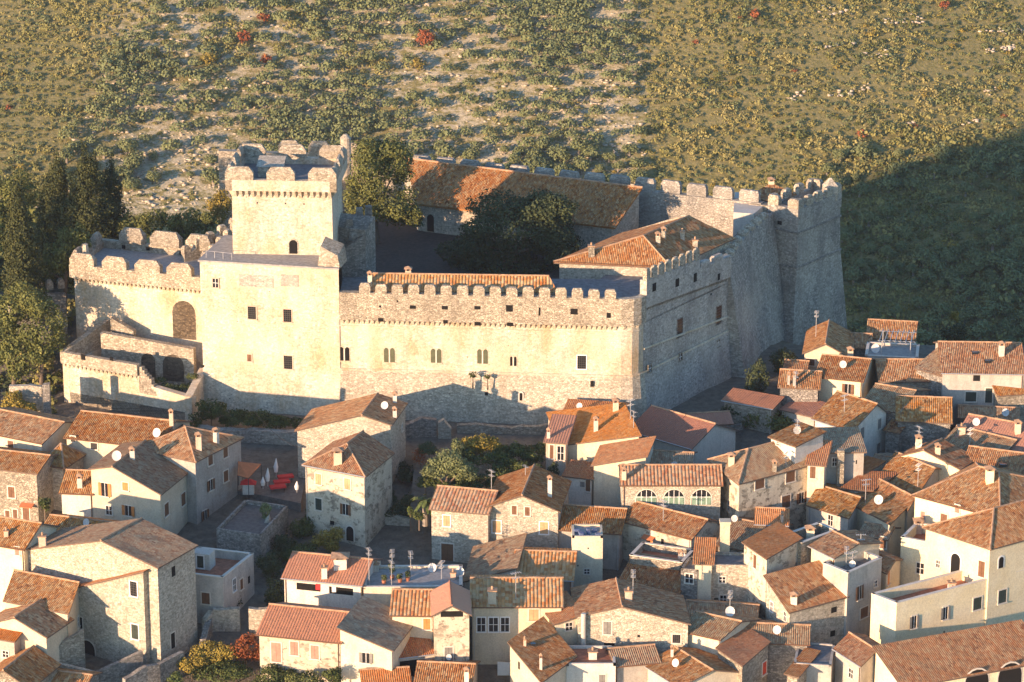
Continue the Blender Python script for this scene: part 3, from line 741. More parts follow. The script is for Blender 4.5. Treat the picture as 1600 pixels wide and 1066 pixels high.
for a, bb, w, h in ((578, 440, .55, .9), (638, 433, .75, .9)):
    chimney(wing, AZ(a, bb, 7.1), w, h, 'p1')
# windows of the wing
for a, bb, w, h, hi in ((538, 553, 1.35, 1.9, 'void'), (608.5, 555, 1.45, 2.0, 'olivepane'), (681.5, 556, 1.4, 1.95, 'olivepane'), (754, 557, 1.4, 2.0, 'olivepane'), (802, 564.5, .85, 1.3, 'void')):
    c, u, n = wat(WL, WR, a, bb); window(wing, c, u, n, 'bi', w, h, hi)
c, u, n = wat(WL, WR, 909, 566); window(wing, c, u, n, 'gr', 1.15, 1.8, 'white')
obn = wdir(WL, WR)[1]
for a, bb, w, h in ((925, 600, .45, .8), (760, 617, .4, .75), (898, 635, .35, .4), (703, 622, .10, 1.3)):
    c = onplane(a, bb, WL+obn*.55, obn); window(wing, c, wdir(WL, WR)[0], obn, 'vo', w, h)
c = onplane(814, 620, WL+obn*.62, obn); window(wing, c, wdir(WL, WR)[0], obn, 'al', .4, 1.1)
for a, bb, w, h in ((645, 480, .8, .45), (695, 481, .8, .5), (746, 481, .8, .45), (796, 482, .9, .9), (897, 487, .95, .8), (951, 493, .55, .7), (843, 487, .25, 1.1), (594, 479, .3, .3), (621, 471, .25, .25), (595, 500, .7, .5), (696, 503, .6, .5), (746, 506, .8, .5), (797, 507, .8, .5)):
    c = onplane(a, bb, WL+obn*.42, obn); window(wing, c, wdir(WL, WR)[0], obn, 'vo', w, h)
# side (shaded) windows
sA, sB = sideA, sideB
for a, bb, w, h in ((1062, 512, 1.7, 2.9), (1123, 492, 1.7, 2.9)):
    c, u, n = wat(sA, sB, a, bb); window(wing, c, u, n, 'gr', w*.8, h*.85, 's2')
for a, bb, w, h in ((1060, 557, .7, .9), (1119, 536, .6, .9), (1012, 575, .7, .9)):
    c, u, n = wat(sA, sB, a, bb); window(wing, c+n*.33, u, n, 'gl', w, h, 's1')
for a, bb, w, h in ((1018, 448, .9, 1.1), (1054, 441, .9, 1.1), (1082, 433, .8, 1.2), (1119, 432, .6, .9), (1107, 459, .25, .25)):
    c, u, n = wat(sA, sB, a, bb); window(wing, c+n*.43, u, n, 'vo', w, h)
course(wing, [sideA, sideB], 0, .15, .12, 'cstone', [-1.2, -2.4])
# ---- keep block and great tower
zk = 9.2; K0p = AZ(312, 408, zk); K0 = P2(K0p.x, K0p.y); KJ = P2(Jx, Jy)
keep = empty('castle_keep', ((K0.x+Jx)/2, 8, -11), 'tall pale castle keep whose crenellated square tower rises above a plain block', 'castle keep')
uk, nk = wdir(K0, KJ); nk_in = -nk
b = MB(); q = [K0, KJ+nk*.12, KJ+V((-1.2, 12, 0)), K0+nk_in*12]
bt = [K0+nk*1.0-uk*.2, KJ+nk*1.0, KJ+V((-1.2, 12, 0)), K0+nk_in*12-uk*.2]
f = lambda P, z: V((P.x, P.y, z))
b.hexa([f(p, -13) for p in bt], [f(p, -5) for p in q]); b.hexa([f(p, -5) for p in q], [f(p, zk-.05) for p in q])
b.build('block_wall', 'cstone', keep)
b = MB(); q2 = [K0-uk*.2+nk*.2, KJ+uk*.12+nk*.32, KJ+V((-1.1, 12, 0)), K0-uk*.2+nk_in*12]; b.prism([(p.x, p.y) for p in q2], zk-.05, zk+.18); b.build('block_roof', 'concrete', keep)
for a, bb, w, h, k in ((337, 442, .75, 1.2, 'gl'), (394, 488.5, 1.1, 1.7, 'gr'), (449.5, 493, 1.1, 1.7, 'gr'), (450.5, 566, 1.15, 1.8, 'gr'), (390, 559, .6, .95, 'sb')):
    c, u, n = wat(K0, KJ, a, bb); window(keep, c+n*.07, u, n, k, w, h, 'p6')
for a, bb, w, h in ((427, 620, .15, .7), (470, 627, .15, .7), (318, 572, .2, .3)):
    c, u, n = wat(K0, KJ, a, bb); window(keep, c+n*.10, u, n, 'vo', w, h)
# discoloured plaster panels near the top of the block
b = MB()
for x0, x1 in ((374, 427), (439, 467)):
    a, c = wat(K0, KJ, x0, 437)[0], wat(K0, KJ, x1, 440)[0]; wbox(b, a+nk*.12, uk, nk, 0, (c-a).length, -.85, .75, -.1, .015)
b.build('plaster_panel', 'cmid', keep)
# railings on the block roof, left corner cap
b = MB()
for a0, a1 in (((322, 392), (362, 396)),):
    A, B = AZ(*a0, zk+1.1), AZ(*a1, zk+1.1); b.tube(A, B, .03); 
    for t in (0, .33, .66, 1): P = A.lerp(B, t); b.tube(P-UP*1.1, P, .03)
b.build('railing', 'metal', keep)
TL, TR = P2(-36.7, 8.5), P2(-23.6, 7.7); ut, ntw = wdir(TL, TR); dp = 11.2
tq = lambda s, d: TL+ut*s-ntw*d
Wd = (TR-TL).length
b = MB(); b.hexa([f(tq(-.1, -.1), zk), f(tq(Wd+.1, -.1), zk), f(tq(Wd+.1, dp+.1), zk), f(tq(-.1, dp+.1), zk)], [f(tq(0, 0), 18.5), f(tq(Wd, 0), 18.5), f(tq(Wd, dp), 18.5), f(tq(0, dp), 18.5)])
tw = b.build('tower_wall', 'cstone', keep)
o_ = .75
pc = [tq(-o_, -o_), tq(Wd+o_, -o_), tq(Wd+o_, dp+o_), tq(-o_, dp+o_)]
corn = [tq(0, 0), tq(Wd, 0), tq(Wd, dp), tq(0, dp)]
b = MB()
for i in range(4):
    A, B = pc[i], pc[(i+1) % 4]; wall_seg(b, A, B, 18.15, 19.6, 19.6, .9)
b.build('tower_parapet', 'cstone', keep)
for i in range(4):
    A, B = corn[i], corn[(i+1) % 4]; corbels(keep, A, B, 18.15, .78, .40, 1.0, o_)
b = MB(); b.prism([(p.x, p.y) for p in [tq(-.6, -.6), tq(Wd+.6, -.6), tq(Wd+.6, dp+.6), tq(-.6, dp+.6)]], 18.2, 18.75); b.build('tower_roof', 'lead', keep)
for i in range(4):
    A, B = pc[i], pc[(i+1) % 4]; L = (B-A).length; mw = 3.7; gp = (L-3*mw)/2
    for k in range(3): merlon(keep, A, B, k*(mw+gp)+(.0 if i % 2 == 0 else (.75 if k == 0 else 0)), k*(mw+gp)+mw-(.0 if i % 2 == 0 else (.75 if k == 2 else 0)), 19.6, 1.75, .85, 'gable')
b = MB(); c = tq(4.5, 5.5); b.box(c, ut, ntw, 3.2, 3, 18.75, 20.2); b.face([f(tq(2.7, 3.8), 20.2), f(tq(6.3, 3.8), 20.2), f(tq(6.3, 7.2), 20.9), f(tq(2.7, 7.2), 20.9)]); b.build('stair_turret', 's3', keep)
c, u, n = wat(TL, TR, 458.5, 389); window(keep, V((c.x, c.y, zk+1.25))+n*.1, u, n, 'ar', 1.1, 1.9, 's3')
for a, bb in ((402, 317), (446, 318), (475, 319), (400, 346), (430, 341), (447, 341), (438, 366), (428, 350)):
    c, u, n = wat(TL, TR, a, bb); window(keep, c+n*.03, u, n, 'vo', .17, .2)
# stone pier at the right end of the block roof
b = MB(); b.hexa([f(KJ-uk*2.9-nk*.2, zk), f(KJ+uk*.1-nk*.2, zk), f(KJ+uk*.1-nk*4, zk), f(KJ-uk*2.9-nk*4, zk)], [f(KJ-uk*2.7-nk*1.2, zk+2.6), f(KJ-uk*.2-nk*.3, zk+1.7), f(KJ-uk*.2-nk*3.8, zk+2.3), f(KJ-uk*2.7-nk*3.8, zk+3.2)]); b.build('pier', 'crub', keep)
# ---- court wall behind the keep (dark, ruined)
ruin = empty('ruined_court_wall', (-21, 16, 0), 'tall ruined grey wall stub standing in shade just right of the keep', 'wall')
b = MB(); wall_seg(b, P2(-22.6, 11.4), P2(-19.5, 12.0), -2, 8.9, 11.0, 8.0); wall_seg(b, P2(-19.5, 12.2), P2(-18.3, 15), -2, 11.5, 12.6, 9.0); b.build('wall', 's2', ruin)
b = MB()
for i in range(9): b.box(P2(-21.2+random.uniform(-1, 2), 13+i*.9), V((1, .2, 0)), V((0, 1, 0)), 1.2, 1.1, 10, 12.2+random.uniform(-1, .9), 0, .7)
b.build('broken_top', 's2', ruin)
# ---- courtyard floor
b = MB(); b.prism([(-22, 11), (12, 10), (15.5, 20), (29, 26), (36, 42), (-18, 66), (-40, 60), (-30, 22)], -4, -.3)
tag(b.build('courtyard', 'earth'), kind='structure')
# ---- bastion at the left of the keep
bas = empty('castle_west_bastion', (-52, 18, -8), 'left castle bastion with big pointed merlons and a tall dark arch below', 'bastion')
BL = P2(-59.2, 17.2); BR = P2(-41.2, 11.2); ub, nb = wdir(BL, BR)
Lb = (BR-BL).length; bq = lambda s, d: BL+ub*s-nb*d
b = MB(); b.prism([(p.x, p.y) for p in (bq(0, 0), bq(Lb, 0), bq(Lb+3, 11), bq(-1.5, 11.5))], -9, 3.5); b.build('wall', 'cstone', bas)
b = MB(); pp = [bq(-.45, -.45), bq(Lb+.4, -.45), bq(Lb+3, 11.4), bq(-1.9, 11.9)]
wall_seg(b, pp[0], pp[1], 3.5, 5.35, 5.35, .9); wall_seg(b, pp[2], pp[3], 3.5, 5.6, 5.6, .9); wall_seg(b, pp[3], pp[0], 3.5, 5.3, 5.3, .9)
b.build('parapet', 'crub', bas)
b = MB(); b.prism([(p.x, p.y) for p in (bq(.3, .3), bq(Lb, .3), bq(Lb+3, 10.8), bq(-1.2, 11))], 3.4, 4.5); b.build('roof_walk', 'concrete', bas)
corbels(bas, bq(0, 0), bq(Lb, 0), 3.5, .62, .32, .55, .45)
for s0, w_ in ((.1, 3.6), (4.9, 3.6), (9.7, 3.7), (14.4, 3.6)): merlon(bas, pp[0], pp[1], s0, s0+w_, 5.35, 1.6, 1.0, 'gable')
for s0, w_ in ((1.0, 4.4), (6.4, 3.7), (11.1, 4.4), (16.6, 3.6)): m_ = merlon(bas, pp[2], pp[3], s0, s0+w_, 5.6, 2.1, 1.2, 'gable', 's1')
for s0 in (1.5, 5.6, 9): merlon(bas, pp[3], pp[0], s0, s0+2.6, 5.3, 1.8, 1.0, 'gable', 's1')
for a, bb in ((193, 386), (231, 389), (283, 396)):
    c = onplane(a, bb, pp[2]+nb*.95, nb); window(bas, c, ub, nb, 'vo', .5, .5)
# broken pinnacle at the corner
b = MB(); P = AZ(134, 395, 6.5); b.tube(P-UP*1.5, P+UP*1.2, .75, .35, 6); b.build('broken_pinnacle', 's3', bas)
# tall arch near the keep, shade painted into its brown back
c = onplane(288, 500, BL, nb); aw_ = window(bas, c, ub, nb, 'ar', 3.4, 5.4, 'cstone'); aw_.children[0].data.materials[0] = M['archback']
# ---- walls running back behind the bastion up to the tower
wk = empty('castle_wall_walk', (-45, 30, 0), 'stepped double battlement climbing beside the left of the great tower', 'castle wall')
for off_ in (0, 3.2):
    A = P2(-44.6+off_, 21-off_*.9); B = P2(-36.9+off_*.2, 27.5+off_*.5)
    b = MB(); wall_seg(b, A, B, -6, 5.4, 8.6, .8); b.build('wall', 'crub', wk)
    merlons(wk, A, B, 5.4, 1.2, .8, 1.1, .9, 'flat', 'crub', 8.6)
# ---- ruined lower bastion
rb = empty('ruined_lower_bastion', (-51, 6, -13), 'roofless lower bastion with broken walls standing in front of the left bastion', 'bastion')
zr = -3.9; RFL = AZ(97, 549, zr); RFR = AZ(216, 569, zr); rfl, rfr = P2(RFL.x, RFL.y), P2(RFR.x, RFR.y); ur, nr_ = wdir(rfl, rfr)
far_ = rfl+ur*((AZ(298, 583, zr)-RFL).xy.length)
b = MB(); wall_seg(b, rfl, rfr, -16, zr-1.6, zr-1.6, 1.0); wall_seg(b, rfr, far_, -16, zr-2.6, zr-3.5, 1.0); wall_seg(b, far_, far_+V((1.2, 8.5, 0)), -16, zr-3.3, zr-2.2, 1.0)
wall_seg(b, rfl+V((4.2, 8, 0)), rfl, -16, zr-1.6, zr-1.6, 1.0); b.build('wall', 'cstone', rb)
b = MB(); wall_seg(b, rfl+nr_*.35, rfr+nr_*.35, zr-1.6, zr, zr-.05, .8); wall_seg(b, rfl+V((5.5, 9.5, 0)), rfl-ur*.35, zr-1.6, zr+2.2, zr, .8); b.build('parapet', 'crub', rb)
corbels(rb, rfl, rfr, zr-1.6, .66, .34, .5, .35)
b = MB()
for i in range(7): 
    P = rfr+ur*(.3+i*.35); b.box(P-nr_*.4, ur, nr_, .55, .9, zr-4, zr-.3-i*.42+random.uniform(-.2, .2), 0, .8)
b.build('broken_edge', 's1', rb)
a_, c_ = AY(157, 520, 11.0), AY(302, 546, 7.6)
cwA, cwB = P2(a_.x, 11.0), P2(c_.x, 7.6); b = MB(); wall_seg(b, cwA, cwB, -14, a_.z, c_.z, .9); b.build('cross_wall', 'crub', rb)
uc, nc = wdir(cwA, cwB)
for x, y, w, h in ((232, 572, 2.0, 3.6), (271, 575, 3.0, 3.8)):
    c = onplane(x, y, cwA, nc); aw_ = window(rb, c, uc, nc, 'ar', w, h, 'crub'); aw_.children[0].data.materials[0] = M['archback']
b = MB(); b.prism([(rfl.x, rfl.y), (far_.x, far_.y), (cwB.x, cwB.y), (cwA.x, cwA.y)], -15, -9.5); b.build('floor', 'path', rb)
b = MB(); P = AZ(184, 500, -1.2); wall_seg(b, P2(P.x-1, P.y), P2(P.x+2.2, P.y-1.2), -8, P.z+.3, P.z-1.2, .8); b.build('gable_stub', 's1', rb)
for a, bb, w, h in ((130, 558, .7, .8), (174, 561, .5, .5)):
    c = onplane(a, bb, rfl+nr_*.35, nr_); window(rb, c, ur, nr_, 'vo', w, h)
b = MB(); P = AZ(283, 590, -8.2); b.box(P, ur, nr_, 1.5, 1.2, -11, -7.3); b.hexa([f(P-ur*.9-nr_*.7, -7.3), f(P+ur*.9-nr_*.7, -7.3), f(P+ur*.9+nr_*.7, -7.3), f(P-ur*.9+nr_*.7, -7.3)], [f(P-ur*.9, -6.4), f(P+ur*.9, -6.4), f(P+ur*.9+nr_*.02, -6.4), f(P-ur*.9+nr_*.02, -6.4)]); b.build('stair_hood', 's2', rb)
# ---- far left ruined battlement
fl = empty('old_garden_battlement', (-64, 14, -6), 'short row of old rounded merlons at the far left edge beside dark trees', 'wall')
A, B = P2(AY(14, 470, 17).x, 17), P2(AY(104, 476, 20).x, 20); zt = AY(40, 455, 18).z
b = MB(); wall_seg(b, A, B, -9, zt, zt-1, .8); b.build('wall', 'cdark', fl)
for s0, w_ in ((.2, 1.7), (2.5, 2.3), (5.3, .9), (6.9, .9)): merlon(fl, A, B, s0, s0+w_, zt-.2, 1.3, .8, 'flat', 's1')
# ---- right curtain: battered wall between wing and the right tower
cur = empty('castle_east_curtain', (33, 30, -12), 'shaded battered castle wall climbing towards the right tower with lit stepped merlons', 'castle wall')
cA, cB = sideB, P2(37.0, 39.6); b = MB()
zA_, zB_ = AY(1147, 412, cA.y).z, AY(1204, 334, cB.y).z
u_, n_ = wdir(cA, cB); mid = (cA+cB)/2-n_*.9
for (a, c, z0, z1) in ((cA, mid, zA_, (zA_+zB_)/2), (mid, cB, (zA_+zB_)/2, zB_)):
    wall_seg(b, a, c, -14, z0, z1, 1.6, 0, 3.2)
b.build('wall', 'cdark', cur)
for (a, c, z0, z1) in ((cA, mid, zA_, (zA_+zB_)/2), (mid, cB, (zA_+zB_)/2, zB_)): merlons(cur, a, c, z0-.05, .95, 1.3, 1.5, 1.1, 'gable', 'crub', z1-.05, .3)
for a, bb, w, h, t in ((1149, 483, 1.0, 2.6, .2), (1165, 457, 1.0, 2.6, .5)):
    c, u, n = wat(cA, mid, a, bb); window(cur, c+n*.75, u, n, 'vo', w, h)
# ---- right tower
et = empty('castle_east_tower', (42, 44, -12), 'big weathered grey castle tower with sloping base at the right end', 'castle tower')
eFL, eFR, eBR = P2(36.6, 41.6), P2(40.5, 38.4), P2(47.4, 47.6); eBL = eFL+(eBR-eFR); ze = 7.1
cen = (eFL+eBR)/2
def grow(p, k): return cen+(p-cen)*k
b = MB(); Q = [eFL, eFR, eBR, eBL]
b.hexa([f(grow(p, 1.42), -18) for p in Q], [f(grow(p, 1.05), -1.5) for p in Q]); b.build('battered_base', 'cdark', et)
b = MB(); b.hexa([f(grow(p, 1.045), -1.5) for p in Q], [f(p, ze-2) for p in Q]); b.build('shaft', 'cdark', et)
b = MB(); Q2 = [grow(p, 1.035) for p in Q]
for i in range(4): wall_seg(b, Q2[i], Q2[(i+1) % 4], ze-2.2, ze, ze, .9)
b.build('parapet', 'cdark', et)
for i, (n0, w0) in enumerate(((2, 1.8), (5, 1.5), (2, 2.0), (4, 1.6))):
    A, B = Q2[i], Q2[(i+1) % 4]; L = (B-A).length; g = (L-n0*w0)/max(n0-1, 1)
    for k in range(n0): merlon(et, A, B, k*(w0+g)+(.05 if k == 0 else 0), k*(w0+g)+w0-(.05 if k == n0-1 else 0), ze, 1.35, .85, 'flat', 'crub')
b = MB(); b.prism([(p.x, p.y) for p in Q], ze-2.2, ze-.9); b.build('roof_walk', 'concrete', et)
for z in (-1.5, 3.6): course(et, [grow(p, 1.05 if z < 0 else 1.02) for p in (eFL, eFR, eBR)], z, .16, .05, 's2')
P = eBR+V((-1.6, -.6, 0)); b = MB(); b.box(P, V((1, .3, 0)), V((-.3, 1, 0)), 1.7, 1.7, ze-1, ze+1.2); b.box(P, V((1, .3, 0)), V((-.3, 1, 0)), 1.7, 1.7, ze+1.2, ze+2.3, 0, .15); b.build('sentry_turret', 's3', et)
for a, bb, w, h in ((1219, 346, .7, .9), (1209, 419, .5, .6)):
    c, u, n = wat(eFL, eFR, a, bb); window(et, c+n*.15, u, n, 'vo', w, h)
# ---- rear curtain
rear = empty('castle_rear_wall', (5, 52, 0), 'long rear castle wall with blunt grey merlons against the hillside', 'castle wall')
rA, rB = P2(-17, 65.5), P2(35.5, 42.2); zra, zrb = AY(640, 262, 65).z+.2, AY(1180, 318, 42.2).z
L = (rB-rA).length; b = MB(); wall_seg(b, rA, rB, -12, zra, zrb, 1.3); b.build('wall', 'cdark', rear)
merlons(rear, rA, rB, zra, 1.75, .9, 2.95, 1.05, 'flat', 'cdark', zrb, 2.0, .3)
b = MB(); A, B = P2(-44, 66), P2(-17, 65.5); zl = AY(560, 236, 66).z; wall_seg(b, A, B, -12, zl, zl-1.0, 1.3); b.build('side_wall', 'crub', rear)
merlons(rear, A, B, zl-.1, 2.0, .9, 3.2, 1.3, 'gable', 'crub', zl-1.0, 9)
P = AY(540, 218, 63); b = MB(); b.tube(P-UP*6, P+UP*.2, .8, .78, 12); b.tube(P+UP*.2, P+UP*.8, .85, .3, 12); b.build('sentry_turret', 's3', rear)
# ---- barracks in the court
bar = empty('barracks_building', (2, 50, 0), 'long low barracks with one wide weathered tiled roof at the back of the court', 'building')
eL, eR_ = AZ(650, 318, 4.0), AZ(961, 356, 4.0); rL, rR = AZ(632, 247, 8.3), AZ(1004, 293, 8.3)
b = MB(); roofface(b, [eL, eR_, rR, rL]); t_ = V((0, 0, -.25)); b.face([eR_, eL, eL+t_, eR_+t_]); b.face([rR, eR_, eR_+t_, rR+t_])
rr_ = b.build('roof', 't1', bar); b = MB(); b.tube(rL, rR, .16); b.build('ridge_tiles', 'ridge', rr_)
b = MB(); e0_, e1_ = eL+V((.3, .6, 0)), eR_+V((-.4, .5, 0)); b.hexa([f(e0_, -1), f(e1_, -1), f(rR-V((.5, .1, 0)), -1), f(rL, -1)], [f(e0_, 3.95), f(e1_, 3.95), f(rR-V((.5, .1, 0)), 8.0), f(rL, 8.0)]); b.build('wall', 's3', bar)
for a, bb, w, h, k in ((673, 366, 1.1, 2.6, 'ar'),):
    c, u, n = wat(e0_, e1_, a, bb); window(bar, V((c.x, c.y, 1.1)), u, n, k, w, h, 's3')
# ---- shed roofs and white room near the right tower
gh = empty('guard_house', (32, 42, 3), 'small guard house with tiled roof and curved white wall beside the right tower', 'building')
b = MB(); z_ = 6.6; q = [AZ(1146, 332, z_), AZ(1178, 334, z_), AZ(1197, 318, z_), AZ(1200, 305, z_), AZ(1148, 300, z_)]
b.prism([(p.x, p.y) for p in q], 0, z_); b.build('wall', 'p5', gh)
b = MB(); g4 = [AZ(1168, 306, 7.0), AZ(1215, 318, 7.0), AZ(1246, 304, 7.2), AZ(1205, 286, 8.3)]; roofface(b, g4[:3]); roofface(b, [g4[0], g4[2], g4[3]]); rr_ = b.build('roof', 't1', gh)
chimney(rr_, AZ(1205, 290, 7.9), .8, .7, 'p1')
b = MB(); q = [AZ(1170, 318, 6.8), AZ(1213, 322, 6.8), AZ(1240, 306, 6.8), AZ(1205, 298, 6.8)]; b.prism([(p.x, p.y) for p in q], 0, 6.75); b.build('wall', 's1', gh)
# ================================================================ houses
def solveH(px, py, H):
    d = ray(px, py); lo, hi = 200., 520.
    for _ in range(50):
        m = (lo+hi)/2; P = CAM+d*m
        g = -11+.145*min(P.y, 0)
        if P.z > g+H: lo = m
        else: hi = m
    return CAM+d*lo
HOUSES = {}
W_drain = random.Random(3)
def antenna(par, P, h=2.6, k=0):
    b = MB(); b.tube(P-UP*.3, P+UP*h, .05, .045, 5)
    X = V((cos(k*1.3), sin(k*1.3), 0))
    for z, L in ((h-.1, 1.1), (h-.7, .8)):
        if z < .8: continue
        Q = P+UP*z; Y = V((-X.y, X.x, 0)); b.tube(Q-X*L*.5, Q+X*L*.5, .035, .035, 4)
        for i in range(5): R_ = Q+X*(L*(i/4-.5)); b.tube(R_-Y*.28, R_+Y*.28, .026, .026, 4)
    return b.build('antenna', 'metal', par)
def dish(par, P, r=.5, az=-20):
    r *= .78
    d = V((sin(R(az)), -cos(R(az)), .45)).normalized(); x = d.cross(UP).normalized(); y = x.cross(d); b = MB(); C = P+UP*.45+d*.25
    n = 16; rings = [(0, 0), (.5*r, .04*r+.02), (r, .22*r)]
    pts = [[C+x*cos(2*pi*i/n)*q+y*sin(2*pi*i/n)*q*1.08+d*dd for i in range(n)] for q, dd in rings[1:]]
    for i in range(n):
        j = (i+1) % n; b.face([C, pts[0][i], pts[0][j]]); b.face([pts[0][i], pts[1][i], pts[1][j], pts[0][j]])
    b.tube(P-UP*.1, P+UP*.5, .03, .03, 5, 1); b.tube(P+UP*.45, C, .03, .03, 5, 1); b.tube(C-y*r*.7, C+d*r*.8, .015, .015, 4, 1); b.tube(C+d*r*.75, C+d*r*.95, .05, .05, 6, 1)
    return b.build('satellite_dish', ['dishw', 'metal'], par)
def house(key, label, FL, FR, B, H, roof, wall='s1', tile='t1', wins=(), ch=(), ant=(), dsh=(), z=None, name='stone_house', cat='house', ov=.32, base=None, ridge=True, group=None):
    if z is not None: PFR = AZ(*FR, z)
    else: PFR = solveH(*FR, H); z = PFR.z
    PFL = None
    if not isinstance(FL, (int, float)): PFL = AZ(*FL, z)
    if isinstance(B, (int, float)):
        u, n = wdir(PFL, PFR); PBR = PFR-n*B
    elif B[0] == 'L': PBL = AZ(*B[1], z); PBR = PFR+(PBL-PFL)
    else: PBR = AZ(*B, z)
    if PFL is None:
        d = V((PBR.x-PFR.x, PBR.y-PFR.y, 0)).normalized(); PFL = PFR+V((-d.y, d.x, 0))*FL
    PBL = PFL+(PBR-PFR)
    g = min(T(p.x, p.y) for p in (PFL, PFR, PBR, PBL))
    zb = (min(g, z-H)-1.2) if base is None else base
    cen = (PFL+PBR)/2
    t = empty(name, (cen.x, cen.y, zb+1.2), label, cat, group)
    Wx = (PFR-PFL).length; Dx = (PBR-PFR).length
    def pt(u, v, h): 
        p = PFL.lerp(PFR, u)+(PBR-PFR)*v; return V((p.x, p.y, z+h))
    k = roof[0]; a = dict(roof[1]) if len(roof) > 1 else {}
    g_ = a.get
    polys = []; F = []; Rr = []; Bk = []; L = []
    if k == 'gx':
        r = g_('r', .34*Dx/2); tt = g_('t', .5); hf = g_('hf', 0); hb = g_('hb', 0)
        polys = [[(0, 0, hf), (1, 0, hf), (1, tt, r), (0, tt, r)], [(0, tt, r), (1, tt, r), (1, 1, hb), (0, 1, hb)]]
        F = [(0, hf), (1, hf)]; Rr = [(0, hf), (tt, r), (1, hb)]; Bk = [(0, hb), (1, hb)]; L = Rr
    elif k == 'gy':
        r = g_('r', .34*Wx/2); tt = g_('t', .5); hl = g_('hl', 0); hr = g_('hr', 0)
        polys = [[(0, 0, hl), (tt, 0, r), (tt, 1, r), (0, 1, hl)], [(tt, 0, r), (1, 0, hr), (1, 1, hr), (tt, 1, r)]]
        F = [(0, hl), (tt, r), (1, hr)]; Rr = [(0, hr), (1, hr)]; Bk = F; L = [(0, hl), (1, hl)]
    elif k == 'sh':       # planar: fl, fr, bl heights
        fl_, fr_, bl_ = g_('fl', 0), g_('fr', 0), g_('bl', 0); br_ = fr_+bl_-fl_
        polys = [[(0, 0, fl_), (1, 0, fr_), (1, 1, br_), (0, 1, bl_)]]
        F = [(0, fl_), (1, fr_)]; Rr = [(0, fr_), (1, br_)]; Bk = [(0, bl_), (1, br_)]; L = [(0, fl_), (1, bl_)]
    elif k in ('hy', 'hf', 'hx', 'py'):
        r = g_('r', 1.6)
        if k == 'hx': a0, a1 = g_('a', .3), 1-g_('a2', g_('a', .3)); A, C = (a0, .5), (a1, .5)
        elif k == 'py': A = C = (g_('u', .5), g_('v', .5))
        else: a0 = g_('a', .3); A, C = (g_('u', .5), a0), (g_('u', .5), 1-a0 if k == 'hy' else 1)
        A3, C3 = (*A, r), (*C, r)
        if k == 'py': polys = [[(0, 0, 0), (1, 0, 0), A3], [(1, 0, 0), (1, 1, 0), A3], [(1, 1, 0), (0, 1, 0), A3], [(0, 1, 0), (0, 0, 0), A3]]
        elif k == 'hx': polys = [[(0, 0, 0), (1, 0, 0), C3, A3], [(1, 0, 0), (1, 1, 0), C3], [(1, 1, 0), (0, 1, 0), A3, C3], [(0, 1, 0), (0, 0, 0), A3]]
        else:
            polys = [[(0, 0, 0), (1, 0, 0), A3], [(1, 0, 0), (1, 1, 0), C3, A3], [(0, 0, 0), A3, C3, (0, 1, 0)]]
            if k == 'hy': polys.append([(1, 1, 0), (0, 1, 0), C3])
        F = [(0, 0), (1, 0)]; Rr = F; L = F; Bk = F if k != 'hf' else [(0, 0), (.5, r), (1, 0)]
    if k == 'flat':
        ph = g_('p', .8); F = Rr = Bk = L = [(0, 0), (1, 0)]
        b = MB(); th = .28
        q = [pt(0, 0, 0), pt(1, 0, 0), pt(1, 1, 0), pt(0, 1, 0)]
        b.hexa([f(p, zb) for p in q], [f(p, z-ph) for p in q])
        for i in range(4): wall_seg(b, q[i], q[(i+1) % 4], z-ph, z, z, th)
        b.build('wall', wall, t)
        c0 = (q[0]+q[2])/2; qq = [c0+(p-c0)*.985 for p in q]
        b = MB(); b.prism([(p.x, p.y) for p in qq], z-ph-.2, z-ph+.02); rf = b.build('roof_terrace', g_('floor', 'cotto'), t)
        b = MB()
        for i in range(4): wall_seg(b, q[i]+wdir(q[i], q[(i+1) % 4])[1]*.06, q[(i+1) % 4]+wdir(q[i], q[(i+1) % 4])[1]*.06, z+.003, z+.09, z+.09, th+.12)
        if g_('cope', 1): b.build('parapet_coping', 'frame', t)
        P3 = [[V((p.x, p.y, z-ph)) for p in q]]
    else:
        b = MB()
        sides = ((pt(0, 0, 0), pt(1, 0, 0), F), (pt(1, 0, 0), pt(1, 1, 0), Rr), (pt(1, 1, 0), pt(0, 1, 0), [(1-s, h) for s, h in reversed(Bk)]), (pt(0, 1, 0), pt(0, 0, 0), [(1-s, h) for s, h in reversed(L)]))
        for A, C, pr in sides:
            pts = [V((A.x, A.y, zb)), V((C.x, C.y, zb))]+[V((A.x+(C.x-A.x)*s, A.y+(C.y-A.y)*s, z+h-.04)) for s, h in reversed(pr)]
            b.face(pts)
        b.build('wall', wall, t)
        b = MB(); P3 = []; edges = {}
        eu, ev = ov/Wx, ov/Dx
        for po_ in polys:
            # plane h = A u + B v + C
            Mx = np.array([[p[0], p[1], 1] for p in po_]); hh = np.array([p[2] for p in po_]); s_, *_ = np.linalg.lstsq(Mx, hh, rcond=None)
            ex = []
            for (u_0, v_0, h_0) in po_:
                u1 = -eu if u_0 == 0 else (1+eu if u_0 == 1 else u_0); v1 = -ev if v_0 == 0 else (1+ev if v_0 == 1 else v_0)
                ex.append((u1, v1, float(s_[0]*u1+s_[1]*v1+s_[2])))
            top = [pt(*e)+UP*.10 for e in ex]; bot = [pt(*e)-UP*.06 for e in ex]
            P3.append(top)
